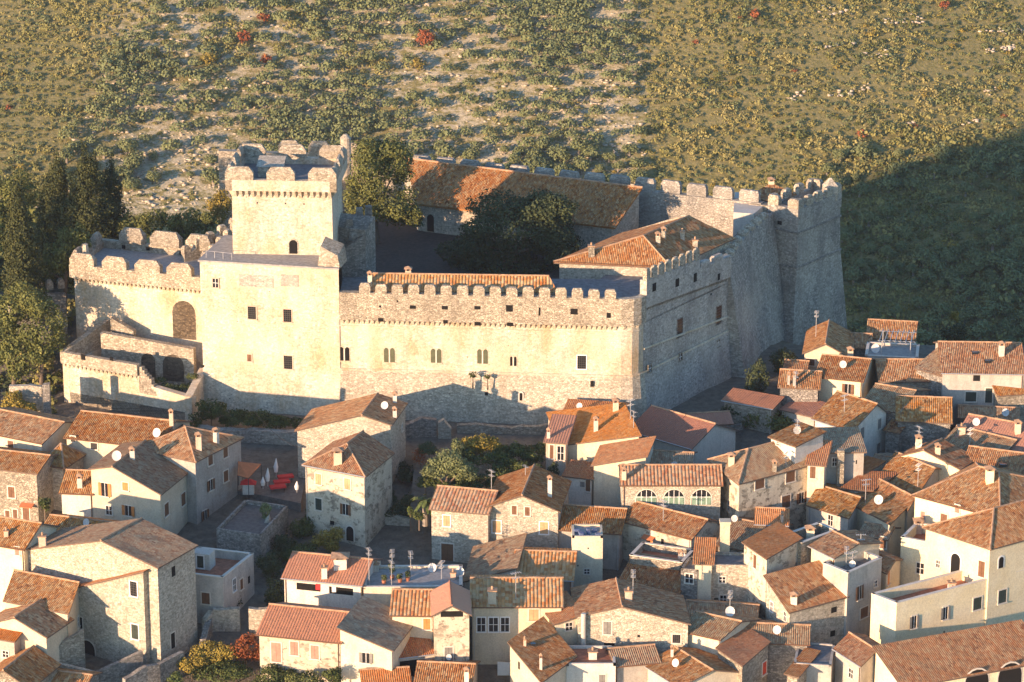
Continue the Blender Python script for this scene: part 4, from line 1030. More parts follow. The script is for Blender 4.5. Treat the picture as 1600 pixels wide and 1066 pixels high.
            # tile surface: subdivided with a slight sag for quads
            if len(top) == 4:
                nu, nv = max(2, int((top[1]-top[0]).length/1.6)), max(2, int((top[3]-top[0]).length/1.6))
                nrm = (top[1]-top[0]).cross(top[3]-top[0]).normalized(); nrm = nrm if nrm.z > 0 else -nrm
                hd = UP.cross(nrm); hd = hd.normalized() if hd.length > 1e-3 else V((1, 0, 0)); vd = nrm.cross(hd); ox = random.uniform(0, 40)
                gr = {}
                for i in range(nu+1):
                    for j in range(nv+1):
                        p = top[0].lerp(top[1], i/nu).lerp(top[3].lerp(top[2], i/nu), j/nv)
                        sg = 0 if (i in (0, nu) or j in (0, nv)) else -.05*sin(pi*i/nu)*sin(pi*j/nv)+random.uniform(-.06, .045)
                        if tile in ('t5', 't6'): sg = 0
                        gr[i, j] = p+UP*sg
                for i in range(nu):
                    for j in range(nv):
                        q = [gr[i, j], gr[i+1, j], gr[i+1, j+1], gr[i, j+1]]
                        # fan so that warped quads stay clean
                        b.face(q, 0, [(p.dot(hd)+ox, p.dot(vd)+ox) for p in q])
            else: roofface(b, top)
            b.face(list(reversed(bot)), 1)
            n_ = len(ex)
            for i in range(n_):
                j = (i+1) % n_; e0, e1 = po_[i], po_[j]
                onb = (e0[0] == e1[0] and e0[0] in (0, 1)) or (e0[1] == e1[1] and e0[1] in (0, 1))
                if onb: b.face([top[i], top[j], bot[j], bot[i]], 1)
                else: edges[tuple(sorted([(round(e0[0], 3), round(e0[1], 3)), (round(e1[0], 3), round(e1[1], 3))]))] = (top[i], top[j])
        rf = b.build('roof', [tile, 'eave'], t)
        if W_drain.random() < .6 and k in ('gx', 'hx', 'hf', 'hy', 'sh', 'py') and Wx > 3:
            hz = F[0][1], F[1][1]
            if abs(hz[0]-hz[1]) < .1:
                A, C = pt(-eu, -ev, hz[0]-.06), pt(1+eu, -ev, hz[1]-.06); nn = wdir(A, C)[1]; b = MB(); b.tube(A+nn*.05, C+nn*.05, .07, .07, 6); b.build('gutter', 'metal' if W_drain.random() < .4 else 'shb', t)
                b = MB(); x_ = W_drain.choice((.02, .98)); A = pt(x_, 0, hz[0]-.1)+nn*.09; b.tube(A, V((A.x, A.y, zb)), .05, .05, 6); b.build('downpipe', 'metal' if W_drain.random() < .4 else 'shb', t)
        if edges and ridge:
            b = MB()
            for A, C in edges.values():
                n_ = max(1, int((C-A).length/1.2)); 
                for i in range(n_): b.tube(A.lerp(C, i/n_)+UP*random.uniform(-.02, .02), A.lerp(C, (i+1)/n_)+UP*random.uniform(-.02, .02), .13, .13, 6)
            b.build('ridge_tiles', 'ridge' if tile not in ('t6',) else tile, rf)
    faces = {'F': (pt(0, 0, 0), pt(1, 0, 0)), 'R': (pt(1, 0, 0), pt(1, 1, 0)), 'L': (pt(0, 1, 0), pt(0, 0, 0))}
    for wv in wins:
        fc, a0, b0, kd = wv[:4]; A, C = faces[fc]; c, u, n = wat(A, C, a0, b0)
        ww, hh_ = (wv[4], wv[5]) if len(wv) > 5 else (.95, 1.45)
        if kd == 'pent':   # small tiled hood
            b = MB(); q = lambda x, d, zz: c+u*x+n*d+UP*zz
            b.hexa([q(-ww/2, hh_, -.25), q(ww/2, hh_, -.25), q(ww/2, 0, 0), q(-ww/2, 0, 0)], [q(-ww/2, hh_, -.17), q(ww/2, hh_, -.17), q(ww/2, 0, .1), q(-ww/2, 0, .1)])
            b.build('awning', wv[6], t); continue
        window(t, c, u, n, kd, ww, hh_, wv[6] if len(wv) > 6 else 'frame')
    def hit(a0, b0):
        best = None
        for pl in P3:
            n = (pl[1]-pl[0]).cross(pl[2]-pl[0]); Q = onplane(a0, b0, pl[0], n); t_ = (Q-CAM).length
            # inside test in plan
            ins = False; m_ = len(pl)
            for i in range(m_):
                x1, y1, x2, y2 = pl[i].x, pl[i].y, pl[(i+1) % m_].x, pl[(i+1) % m_].y
                if (y1 > Q.y) != (y2 > Q.y) and Q.x < (x2-x1)*(Q.y-y1)/(y2-y1)+x1: ins = not ins
            if ins and (best is None or t_ < best[0]): best = (t_, Q)
        if best is None:
            pl = min(P3, key=lambda p: ((sum(proj(q)[0] for q in p)/len(p)-a0)**2+(sum(proj(q)[1] for q in p)/len(p)-b0)**2))
            c_ = sum(pl, V((0, 0, 0)))/len(pl); print('MISS', key, a0, b0); return c_
        return best[1]
    for c in ch: chimney(rf, hit(c[0], c[1]), *(c[2:] if len(c) > 2 else ()))
    for i, c in enumerate(ant): antenna(rf, hit(c[0], c[1]), c[2] if len(c) > 2 else 2.4, random.uniform(0, 2))
    for c in dsh: dish(rf, hit(c[0], c[1]), c[2] if len(c) > 2 else .45, c[3] if len(c) > 3 else random.uniform(-45, 15))
    HOUSES[key] = dict(z=z, FL=pt(0, 0, 0), FR=pt(1, 0, 0), BR=pt(1, 1, 0), BL=pt(0, 1, 0), t=t, pt=pt, hit=hit, zb=zb, W=Wx, D=Dx, roof=rf)
    if g_('dbg'): print(key, z, Wx, Dx)
    return t
# ---- the house inside the court
house('court', 'house with broad lit and shaded tiled roof inside the east end of the castle court', (874, 407), (1046, 415), (1141, 372), 6, ('hf', dict(r=2.7, a=.28, u=.6)), 's3', 't1', z=7.0, base=3.0, ov=.5,
      ch=[(924, 398, .8, 1.2, 's1', 't3', 1), (1028, 378, .6, .9, 's3'), (1037, 370, .6, .9, 's3'), (1066, 372, .6, .9, 's3', 't3', 1), (1086, 383, .7, .7, 's3', 't3', 1)])
H = house
# ------------------------------------------------ left side
H('h1', 'cream house at the left edge with one brown shutter under a long tiled roof', (-45, 670), (65, 692), 9, 7, ('gx', dict(r=1.3)), 'p1', 't1', [('F', 17, 697, 'sb', .9, 1.4), ('F', 18, 727, 'gl', .8, .9)])
H('h2', 'tiny hipped roof building squeezed beside the cream house at the left edge', (64, 724), (98, 729), 5, 6, ('py', dict(r=1.7, u=.4, v=.6)), 's3', 't1', [('F', 70, 737, 'gr', .8, 1.1)])
H('h3', 'long pale house with sweeping tiled roof directly below the ruined lower bastion', (104, 683), (246, 699), 10, 7.6, ('gx', dict(r=1.7)), 'p1', 't1', [('F', 114, 686, 'gr', .6, .7), ('F', 147, 697, 'gr', .9, .8), ('F', 109, 715, 'vo', .3, .6)],
  ch=[(268, 664, .5, 1.6, 'p6')], dsh=[(247, 682, .7)])
H('h3b', 'tall grey walled house with two chimneys on its hipped roof beside the terrace café', (214, 700), (305, 720), (376, 684), 8.4, ('py', dict(r=1.9, u=.45, v=.5)), 'p3', 't1',
  [('R', 328.5, 718, 'sb'), ('R', 352, 706, 'sb'), ('R', 329, 758, 'ob', .8, 1.4), ('R', 352.7, 744, 'sb'), ('R', 320, 807, 'ob', .8, 1.6)], ch=[(311, 702, .7, 1.7, 'p6'), (338, 690, .7, 1.3, 'p5')])
H('h4', 'gabled house with orange open shutters and a dark worn tiled roof at left', (143, 753), (250, 771), (298, 732), 7.6, ('gy', dict(hl=1.7, r=2.5, t=.33)), 'p1', 't2',
  [('F', 164, 765, 'oo', .9, 1.7), ('F', 196, 760, 'so', .8, 1.0), ('F', 170.5, 797.5, 'gl', .8, 1.1), ('F', 200.7, 798, 'oo', .9, 1.3), ('R', 260, 796, 'sb', 1.2, 1.6), ('R', 286, 780, 'sb', 1.2, 1.6)],
  ch=[(207, 716, .6, 1.0, 'p5')], dsh=[(183, 718, .75)])
H('h4b', 'low whitewashed annex with small chimney stuck to the left of the gabled house', (96, 769), (143, 771), 4.5, 5.5, ('gx', dict(r=1.5, t=.8)), 'p5', 't1', ch=[(125, 760, .6, 1.1, 'p5')])
H('h5', 'brown stone house at the left edge with a small orange awning over its door', (-42, 728), (57, 739), 7, 7, ('gx', dict(r=1.0)), 's1', 't1',
  [('F', 18, 769, 'sb', .9, 1.4), ('F', 12, 806, 'sb', .6, 1.4), ('F', 24, 805, 'sb', .6, 1.5), ('F', 41, 804, 'db', .9, 2.0), ('F', 44, 787, 'pent', 1.7, .9, 'cloth_o')])
H('h7b', 'low shaded roof tucked below the gabled house with orange shutters', (66, 829), (178, 843), 5.5, 5, ('gx', dict(r=.9)), 'p3', 't1', dsh=[(137, 822, .55)])
H('h6', 'large stone building with lit gable and rough shaded side wall at lower left', (37, 831), (246, 886), (304, 853), 13, ('gy', dict(hl=-2.2, t=.60, r=1.5)), 's3', 't2',
  [('R', 271, 893, 'vo', .7, 1.2), ('R', 270, 1001, 'dv', .8, 1.9)], ch=[(67, 853, .8, 1.2, 'p6', 't3', 1)])
H('h6b', 'pale front block of the large stone building with barred windows and a big arch', (108, 868), (223.5, 894), 1.9, 12.3, ('sh', dict(fl=-4.1, fr=0, bl=-4.1)), 's3', 't3',
  [('F', 209, 920, 'gr', .95, 1.75, 'white'), ('F', 211, 987, 'sg', .95, 1.75, 'white'), ('F', 137, 1024, 'ar', 2.1, 3.7, 'frame'), ('F', 124, 974, 'dv', .9, 1.6)])
H('h7', 'cream house at the left edge behind the large stone building', (-45, 844), (37, 857), 7.5, 10, ('gx', dict(r=1.7)), 'p2', 't1', [('F', 27, 861, 'sp', .6, .9), ('F', 39, 900, 'sp', .8, .7)], ch=[(10, 836, .5, .5, 'p6', 't3', 1)])
H('h8', 'small sunlit tiled roof between the cream house and the arch at left', (9, 938), (105, 957), (127, 921), 8.0, ('gx', dict(r=1.5, t=.75)), 'p1', 't1', [('R', 122, 972, 'gl', .6, 1.2)])
H('h9', 'gabled plaster house with dark red tiles near the lower left corner', (-25, 976), (72, 994), (110, 968), 7.4, ('gy', dict(r=1.6, t=.52)), 'p1', 't1')
H('h10', 'small tiled house cut by the left edge of the frame in the lower corner', (-40, 990), (22, 1001), 5, 6.8, ('gx', dict(r=.8)), 'p3', 't3', [('F', 9, 1022, 'gl', .7, .7)])
H('h11', 'tiled roof in the bottom left corner of the frame', (-30, 1062), (46, 1074), 6.5, 5.5, ('gy', dict(r=1.6, t=.5)), 's1', 't1')
H('h11b', 'low tiled roof below the arched doorway at the bottom left', (66, 1073), (128, 1080), 5, 3.4, ('gx', dict(r=.8)), 's2', 't1')
H('h12', 'square flat roofed plaster house with a terracotta terrace at lower left centre', (262, 893), (348, 903), (396, 865), 6.2, ('flat', dict(p=1.0)), 'p3', 't1',
  [('F', 321.6, 935, 'sb', 1.0, 1.4), ('R', 366, 914, 'dw' if 0 else 'gl', .7, 1.5, 'white'), ('R', 377, 913, 'sb', .7, 1.3), ('R', 389, 906, 'vo', .5, .9)])
hh = HOUSES['h12']; P = hh['hit'](318, 886); b = MB(); b.box(P+UP*0, wdir(hh['FL'], hh['FR'])[0], wdir(hh['FL'], hh['FR'])[1], 2.3, 1.8, P.z-.2, P.z+2.0); pb = b.build('stair_hut', 'p5', hh['t'])
u, n = wdir(hh['FL'], hh['FR']); window(hh['t'], P+n*.9+UP*1.0, u, n, 'sg', .8, 1.5, 'white')
H('h13', 'ruined grey platform with rough low walls beside the café terrace', (338, 826), (407, 836), (450, 790), 4.5, ('flat', dict(p=.5, floor='path', cope=0)), 's2', 't1', name='ruined_platform', cat='ruin')
# ------------------------------------------------ houses A and B below the keep
H('hA', 'tall pale stone house with curved gabled roof right below the castle wall', (464, 653.5), (610, 663), (633, 631), 8.3, ('gy', dict(hl=-1.6, r=1.0, t=.70)), 's3', 't1', [('R', 628, 668, 'gl', .5, .9)],
  ch=[(617, 628, .5, .9, 'p5'), (617, 652, .5, .9, 'p5')], dsh=[(627, 668, .6, -10)])
H('hB', 'cream hip roofed house with tan shutters attached in front of the tall stone house', (477, 725.5), (569, 743), (612, 708), 9.4, ('hf', dict(r=2.0, a=.45)), 'p4', 't1',
  [('F', 497.8, 748.6, 'st', .85, 1.35), ('F', 543, 756, 'st', .85, 1.35), ('F', 498, 788, 'sg', .9, 1.5), ('F', 540, 796, 'ob', .75, 1.4), ('F', 519, 817, 'vo', .6, .5), ('F', 547, 834, 'ar', 1.0, 1.9)], ch=[(481, 716, 1.0, 1.3, 'p1')])
# ------------------------------------------------ house C
H('hC1', 'low stone wing with white framed shutter left of the cream gabled house', (674, 794), (762.5, 802), 7.5, 6.8, ('gx', dict(r=1.4)), 's3', 't4', [('F', 698, 813.7, 'st', .85, 1.35, 'white'), ('F', 699, 863, 'db', 1.5, 2.2)])
H('hC', 'cream gabled house with white framed orange shutters in the centre of town', (760, 792), (872, 798), 10, 7.2, ('gy', dict(r=1.75)), 's3', 't1',
  [('F', 803.5, 797, 'sb', .6, 1.1), ('F', 824, 799, 'sb', .6, 1.1), ('F', 776, 823, 'st', 1.0, 1.5, 'white'), ('F', 850, 825, 'st', 1.0, 1.5, 'white')], ch=[(859, 775, .5, 2.1, 'p5')], ant=[(768, 776, 3.4), (821, 742, 1.2)])
# ------------------------------------------------ group D
H('hD6', 'narrow pinkish house with flat brown roof and small balcony by the garden', (853, 690), (884, 692), 6, 6.5, ('sh', dict(bl=1.3)), 'p6', 't5', [('F', 876, 708, 'gl', .8, 1.8), ('F', 862, 706, 'sb', .5, 1.8)], ch=[(857, 684, .4, .8, 'p5')])
H('hD1', 'low plaster house with a fringe of curved tiles right under the castle corner', (884, 641), (973, 647), 3.0, 4.5, ('sh', dict(bl=.3)), 'p1', 't3', dsh=[(906, 640, .5, -15)])
H('hD2', 'house with a long shaded dark red roof against the castle corner', (985, 672), (1080, 700), 9, 5.2, ('gx', dict(r=2.0)), 'p5', 't5')
H('hD3', 'orange roofed house crowned by a chimney directly below the castle corner', (880, 668), (998, 683), (972, 642), 8, ('sh', dict(fl=-2.3, fr=.2, bl=-1.6)), 'p1', 't3', ch=[(931, 672, .55, 1.3, 'p5'), (962, 640, .7, 1.0, 'p6')], ant=[(985, 655, 2.6), (990, 668, 2.2)])
H('hD4', 'plaster house with a lower sloping orange roof behind the three arch loggia', (928, 706), (1009, 713), 4.5, 8.3, ('sh', dict(fl=-1.7, fr=0, bl=-.9)), 'p1', 't3')
H('hD5', 'tiny orange roofed shed in the shaded nook left of the plaster house', (882, 743), (924, 748), 3.2, 4.6, ('sh', dict(bl=.7)), 'p5', 't3', [('F', 910, 757, 'sy', .6, .7), ('F', 919, 759, 'sb', .6, 1.5)])
H('hD7', 'low shaded tiled roof behind the three arch loggia', (1005, 737), (1075, 741), 8, 6, ('gx', dict(r=1.3)), 'p3', 't2', dsh=[(1054, 733, .6, -10)])
H('hE', 'stone loggia house with three arched windows and green curtains', (972, 757), (1126, 757), 6.4, 8.2, ('gx', dict(r=1.25)), 's3', 't4',
  [('F', 1010, 777, 'ag', 2.5, 1.95), ('F', 1053, 777, 'ag', 2.5, 1.95), ('F', 1096, 777, 'ag', 2.4, 1.95)], ch=[(975, 748, .5, 1.0, 'p1')])
H('hU1', 'shaded tiled house hidden behind the small square tower', (868, 826), (968, 833), 8, 4.8, ('gx', dict(r=1.5)), 'p3', 't1')
H('hT1', 'small square plaster tower with a flat top and blue tarpaulin', (894, 838), (942, 838), 4, 7.3, ('flat', dict(p=.25, floor='concrete', cope=0)), 'p1', 't1', [('F', 917, 893, 'gl', .6, .6), ('F', 903, 884, 'vo', .15, .2), ('F', 919, 857, 'vo', .15, .2)], name='tower_house')
hh = HOUSES['hT1']; b = MB()
for i in range(9):
    P = hh['pt'](random.uniform(.15, .9), random.uniform(.1, .5), -.2); b.box(P, V((1, .3, 0)), V((-.3, 1, 0)), random.uniform(.4, .8), .5, P.z-.3, P.z+random.uniform(.2, .55), 0, .7)
tag(b.build('tarpaulin', 'blue', None), 'crumpled blue tarpaulin heap on top of the small square tower', 'tarpaulin')
H('hE2', 'grey stone and white plaster house with a small striped awning below the loggia', (972, 813), (1080, 841), 6.5, 5.8, ('gx', dict(r=1.3)), 'p4', 't1',
  [('F', 1015, 853, 'do', .9, 1.9), ('F', 1015, 838, 'pent', 1.6, .7, 'cloth_o'), ('F', 1035, 847, 'vo', .4, .8)], ant=[(1031, 832, 2.5), (1066, 841, 2.6)])
H('hE3', 'narrow terrace house with dark red floor and a rusty conical flue', (984, 868), (1066, 880), 4.5, 5.2, ('flat', dict(p=.9)), 's1', 't1', ch=[(1063, 876, .5, .9, 'p6')], dsh=[(1064, 876, .65, 15)])
H('hE4', 'half shaded tiled roof hugging the wall below the narrow terrace house', (968, 912), (1060, 926), 7, 3.6, ('gx', dict(r=1.6, t=.8)), 's1', 't1')
# ------------------------------------------------ lower middle
H('hV1', 'low white house with sloping pale tiled roof behind the roof terrace', (727, 884), (805, 888), 8, 5.5, ('sh', dict(fl=-1.9, fr=0, bl=-.9)), 'p5', 't2', [('F', 785, 908, 'gl', .7, .5)])
H('hV2', 'long ribbed tiled roof just left of the small square tower', (803, 903), (893, 906), 9.5, 4.6, ('gx', dict(r=1.5)), 'p3', 't4')
H('hV3', 'wide house with half shaded ribbed roof and a glazed balcony in the lower centre', (738, 947), (877, 947), 9, 7.2, ('gx', dict(r=1.5)), 'p1', 't4', [('F', 834, 961, 'st', 1.1, 1.4), ('F', 752, 976, 'gl', .9, 1.7, 'white'), ('F', 771, 976, 'gl', 1.0, 1.7, 'white'), ('F', 789, 976, 'gl', .9, 1.7, 'white')],
  ch=[(769, 940, .9, 1.4, 'p1', 't3', 1)], ant=[(806, 935, 3.2)])
H('hW1', 'house with striped tiled roof and one orange shutter left of the salmon gable', (613, 960), (678, 961), 7.5, 7.5, ('gx', dict(r=1.4)), 'p1', 't4', [('F', 667, 975, 'so', .8, 1.3)])
H('hW2', 'tower like house under a smooth salmon metal gable roof', (678, 960), (733, 959), 6.5, 9.3, ('gy', dict(r=1.05)), 'p4', 't6', [('F', 706, 959.5, 'vo', 2.5, .7), ('F', 701, 1023, 'sy', .9, 1.8)], name='tower_house')
H('hW3', 'open lean-to with salmon tiles and white posts below the striped roof', (608, 1029), (678, 1020), 3, 4.2, ('sh', dict(bl=.8)), 'p5', 't3', [('F', 630, 1046, 'vo', 3.5, 2.0)], name='lean_to')
H('hW4', 'shaded roof at the bottom edge below the salmon gabled tower', (648, 1076), (732, 1080), 8, 4, ('gx', dict(r=1.4)), 'p3', 't1', ch=[(729, 1070, .5, 1.6, 'p5')], dsh=[(742, 1048, .4)])
H('hW5', 'small salmon roof cut by the bottom edge left of the shaded roof', (570, 1078), (640, 1074), 6, 3.6, ('gx', dict(r=1.0)), 'p5', 't3')
H('hX3', 'white house with clean machine tiles and two long balcony openings', (444, 902), (563.5, 914), 8, 6.2, ('gx', dict(r=1.5)), 'p5', 't5',
  [('F', 482, 917.5, 'vo', 2.9, .85), ('F', 533, 923.5, 'vo', 2.9, .85), ('F', 493, 917.5, 'pent', .01, .01, 'cloth_r')], ch=[(507, 902, .65, 1.2, 'p5', 't3', 1), (532, 884, 1.5, 1.0, 'p5')])
H('hX1', 'cream house with three tall pinkish shutters and patched orange roof at bottom left centre', (405, 990), (531, 1003), 9, 6.8, ('gx', dict(r=1.6)), 'p4', 't5',
  [('F', 431.7, 1019, 'sp', 1.15, 2.3), ('F', 460, 1013, 'sp', .95, 1.6), ('F', 492, 1019, 'sp', .95, 1.6)])
H('hX2', 'cream house with a steep dark lichened roof falling to the right', (532, 1006), (612, 1015), (648, 972), 6.8, ('sh', dict(fl=1.9, fr=0, bl=2.2)), 'p1', 't2', [('F', 572, 1028, 'oy', .8, 1.2)])
H('hX4', 'flat grey roof terrace crowded with potted plants and aerials', (568, 918), (722, 917), 6.5, 6.0, ('flat', dict(p=.25, floor='concrete')), 'p1', 't1',
  ant=[(577, 915, 4.6), (613, 900, 3.2), (642, 905, 3.4), (612, 917, 3.2), (690, 905, 2.2)], dsh=[(676, 893, .65, -10), (719, 900, .7, -10)], ch=[(588, 893, .6, .9, 'p5', 't3', 1), (708, 905, .6, .8, 'p6', 't3', 1)])
H('hY1', 'lit rooftop with small skylight facing right near the bottom centre', (797, 1027), (846, 1064), (898, 1028), 6, ('sh', dict(fl=1.7, fr=0, bl=1.9)), 'p1', 't1', [('F', 811, 1040, 'vo', .4, .9)], ch=[(820, 1008, .3, .6, 'p6', 't3', 1), (845, 1045, .3, 1.3, 'p5')])
H('hY2', 'broad gabled stone house with grey shutter and tall white flue at bottom centre', (903, 966), (1075, 974), (1064, 932), 7.2, ('gy', dict(hl=.3, hr=0, r=1.7, t=.4)), 's3', 't1',
  [('F', 949, 981, 'sy', .9, 1.5), ('F', 952, 1010, 'vo', 1.2, .8), ('F', 1057, 998, 'gr', .9, 1.0), ('F', 998, 994, 'vo', .3, .3)], ch=[(982, 936, .8, 1.0, 'p6', 't3', 1)], ant=[(989, 930, 3.0)])
H('hY2b', 'small low wing with open dark window left of the broad gabled house', (868, 974), (908, 968), 5, 6.2, ('sh', dict(fl=0, fr=.6, bl=.6)), 'p1', 't3', [('F', 889, 979, 'gl', .8, .9)])
b = MB(); P = HOUSES['hY2']['pt'](.05, 0, 0)+V((0, -.5, 0)); b.tube(V((P.x, P.y, P.z-5)), V((P.x, P.y, P.z+.8)), .28, .28, 8); b.build('flue', 'p5', HOUSES['hY2']['t'])
H('hY3', 'plain white plaster cube with orange chimney pot at the bottom centre', (885, 1037), (962, 1037), 5, 5.4, ('flat', dict(p=.3, floor='cotto', cope=0)), 'p5', 't1', [('F', 941, 1062, 'sy', .7, 1.2)], ch=[(926, 1029, .9, .9, 'p5', 't3', 1)])
H('hY3b', 'low worn tiled roof beside the plain white cube', (962, 1040), (1028, 1034), 5, 4.6, ('gx', dict(r=.9)), 'p3', 't2')
H('hY4', 'bright tiled roof sloping to the lower left right of the white cube', (1008, 1038), (1062, 1072), (1160, 1050), 5, ('gx', dict(r=1.1)), 'p1', 't1', dsh=[(1002, 1036, .55)], ch=[(1050, 1025, .3, .8, 'p5')])
H('hY8', 'long low roof in partial shade behind the red shuttered house', (1062, 984), (1125, 998), (1185, 968), 6, ('gx', dict(r=.9)), 'p1', 't2', dsh=[(1172, 976, .7, 0)], ant=[(1149, 986, 2.9)])
H('hY5', 'stone house with one red shutter and a flat bright orange roof', (1122, 1013), (1160, 1039), (1200, 1010), 6, ('sh', dict(bl=.45)), 's1', 't3', [('R', 1194, 1044, 'sr', .9, 1.5)])
H('hY6', 'narrow strip of lit tiles on a grey house at the bottom right of centre', (1230, 1053), (1246, 1057), (1277, 1024), 5, ('sh', dict(bl=.4)), 's1', 't3')
H('hY7', 'plain grey block with bare wall in shade at the bottom edge', (1240, 1036), (1299, 1040), 6, 5, ('flat', dict(p=.2, floor='lead', cope=0)), 'p3', 't1')
H('hY7b', 'shaded worn tiled roof behind the red shuttered house', (1165, 1002), (1262, 1006), 6, 5, ('gx', dict(r=.9)), 's2', 't2', dsh=[(1284, 1018, .6, -10)])
H('hY9', 'dark ribbed roof lying in full shade behind the long low roof', (1072, 964), (1180, 970), 5, 4.2, ('gx', dict(r=.8)), 's2', 't2')
H('hZ1', 'plain rubble house with square flat top catching light at its upper right corner', (1088, 882), (1177, 884), 4, 7, ('flat', dict(p=.3, floor='lead', cope=0)), 's3', 't1', [('F', 1128.5, 906, 'gl', .7, .7), ('F', 1130, 936, 'gl', .7, .9), ('F', 1119, 936, 'vo', .5, .2), ('F', 1144, 935, 'vo', .3, .2)])
H('hZ1b', 'grey stone annex at the left end of the plain rubble house', (1064, 888), (1090, 891), 4, 6.6, ('flat', dict(p=.3, floor='lead', cope=0)), 's2', 't1', [('F', 1077, 904, 'gl', .9, 1.1)])
H('hZ1c', 'small orange lean-to roof above the grey stone annex', (1086, 880), (1112, 881), 5, 7.4, ('sh', dict(bl=1.0)), 'p1', 't3')
b = MB(); P = HOUSES['hZ1']['pt'](.5, 1.2, 0); b.box(P, V((1, 0, 0)), V((0, 1, 0)), 1.1, 1.1, P.z-6, P.z+3.4); b.box(P, V((1, 0, 0)), V((0, 1, 0)), 1.3, 1.3, P.z+3.4, P.z+3.7); b.build('tall_chimney', 'p1', HOUSES['hZ1']['t'])
# ------------------------------------------------ right of centre
H('hZ0', 'deeply shaded roof between the grey plaster house and the orange pavilion roof', (1120, 850), (1180, 862), 10, 5, ('gx', dict(r=1.5)), 's2', 't2', dsh=[(1147, 816, .5, 0)])
H('hZ00', 'small lit scrap of tiled roof left of the orange pavilion roof', (1182, 818), (1229, 820), 5, 6, ('gx', dict(r=1.0)), 'p3', 't3', ch=[(1222, 815, .3, .8, 'p6')])
H('hZ2', 'tall narrow house under a bright orange pavilion roof', (1163, 848), (1198, 872), (1250, 847), 10, ('sh', dict(bl=.4)), 'p4', 't3', [('F', 1180, 877, 'sb', .7, 1.6)])
H('hZ2b', 'stone terrace house with a tile capped pavilion chimney', (1224, 836), (1252, 849), (1308, 829), 9.5, ('flat', dict(p=1.2, floor='lead')), 's1', 't1', ch=[(1261, 834, .9, 1.6, 'p1')])
H('hZ5', 'worn red roof strip behind the aerial covered terrace', (1268, 853), (1304, 871), (1374, 848), 9.6, ('gx', dict(r=.8)), 'p1', 't1')
H('hZ3', 'curved rubble house with two step brown tiled roof in the lower right centre', (1197, 927), (1234, 955), (1322, 931), 7.2, ('sh', dict(fl=2.0, fr=0, bl=2.0)), 's3', 't1',
  [('R', 1303, 953, 'vo', .8, .7), ('F', 1227, 963, 'gl', .6, 1.0), ('F', 1206, 948, 'gl', .6, 1.1, 'white'), ('R', 1301, 990, 'vo', .7, .7)], ch=[(1240, 942, .7, .8, 'p5')])
H('hZ4', 'grey tower house with an aerial covered terrace and brown shutters', (1286, 880), (1325, 896), (1378, 872), 9.5, ('flat', dict(p=.9, floor='lead')), 'p3', 't1', [('R', 1342.7, 926, 'ob', .7, 1.7), ('R', 1350, 957, 'sb', 1.4, 1.3), ('R', 1368, 912, 'gl', .5, .7)],
  ant=[(1322, 888, 2.6), (1344, 872, 3.0), (1309, 878, 2.0)], dsh=[(1298, 880, .5, -10)], name='tower_house')
H('hZ6', 'small roof in shade beside the yellow terrace building', (1358, 882), (1385, 894), (1407, 874), 6.5, ('gx', dict(r=.7)), 'p1', 't1', [('R', 1388, 903, 'so', .7, 1.7)])
H('hZ7', 'low grey house with lit roof edge and two big white dishes in front', (1264, 789), (1325, 808), (1358, 772), 6, ('gx', dict(r=1.0)), 'p3', 't1', [('F', 1298, 813, 'gl', .7, 1.3)])
H('hZ8', 'house with slanting mottled roof beside the two white dishes', (1329, 785), (1391, 817), (1417, 798), 6.5, ('sh', dict(bl=.6)), 'p1', 't1', ant=[(1352, 785, 3.0)], dsh=[(1341, 804, .7, -15), (1358, 803, .5, -15)])
H('hZ8b', 'small vaulted roof low in the alley below the slanting mottled roof', (1345, 835), (1385, 842), 4, 5, ('gx', dict(r=.7)), 'p3', 't2', [('F', 1380, 848, 'sb', .7, 1.4)])
H('hZ9', 'shaded brown roof between the mottled roof and the valley roof', (1366, 768), (1418, 795), (1438, 779), 6.5, ('gx', dict(r=.8)), 'p3', 't1')
H('hZ10', 'small lit roof with white verge in front of the tall chimney stack', (1315, 764), (1363, 766), (1400, 746), 6, ('sh', dict(bl=.5)), 'p5', 't3', [('F', 1333, 775, 'vo', .6, .6)])
H('hZ11', 'wide lit roof with a folded valley below the gabled cream house', (1374, 747), (1432, 772), (1484, 733), 6, ('gx', dict(r=1.7)), 'p3', 't1', ant=[(1434, 760, 2.9)])
H('hZ12', 'gabled cream house with chimney and satellite dish on its verge', (1404, 713), (1499, 732), (1524, 716), 7, ('gy', dict(r=1.5, t=.42)), 'p2', 't1', dsh=[(1441, 706, .55, -10)], ch=[(1452, 712, .7, 1.2, 'p1'), (1465, 708, .6, .8, 'p1')], ant=[(1400, 708, 2.8)])
H('hZ13', 'broad shaded roof behind the gabled cream house', (1468, 700), (1556, 722), 9, 6, ('gx', dict(r=1.6)), 'p1', 't2', ant=[(1515, 700, 2.6)])
H('hZ14', 'dark red machine tiled roof with skylight near the right edge', (1492, 690), (1612, 712), 10, 6.5, ('gx', dict(r=2.0)), 'p5', 't5', ch=[(1502, 676, .9, .8, 'p1', 't3', 1), (1590, 676, .7, 1.2, 'p1')], dsh=[(1525, 665, .6, -10)])
H('hZ15', 'sunlit tiled roof with blue skylight at the right edge above the yellow house', (1503, 738), (1625, 754), 9, 6.5, ('gx', dict(r=1.8)), 'p2', 't1')
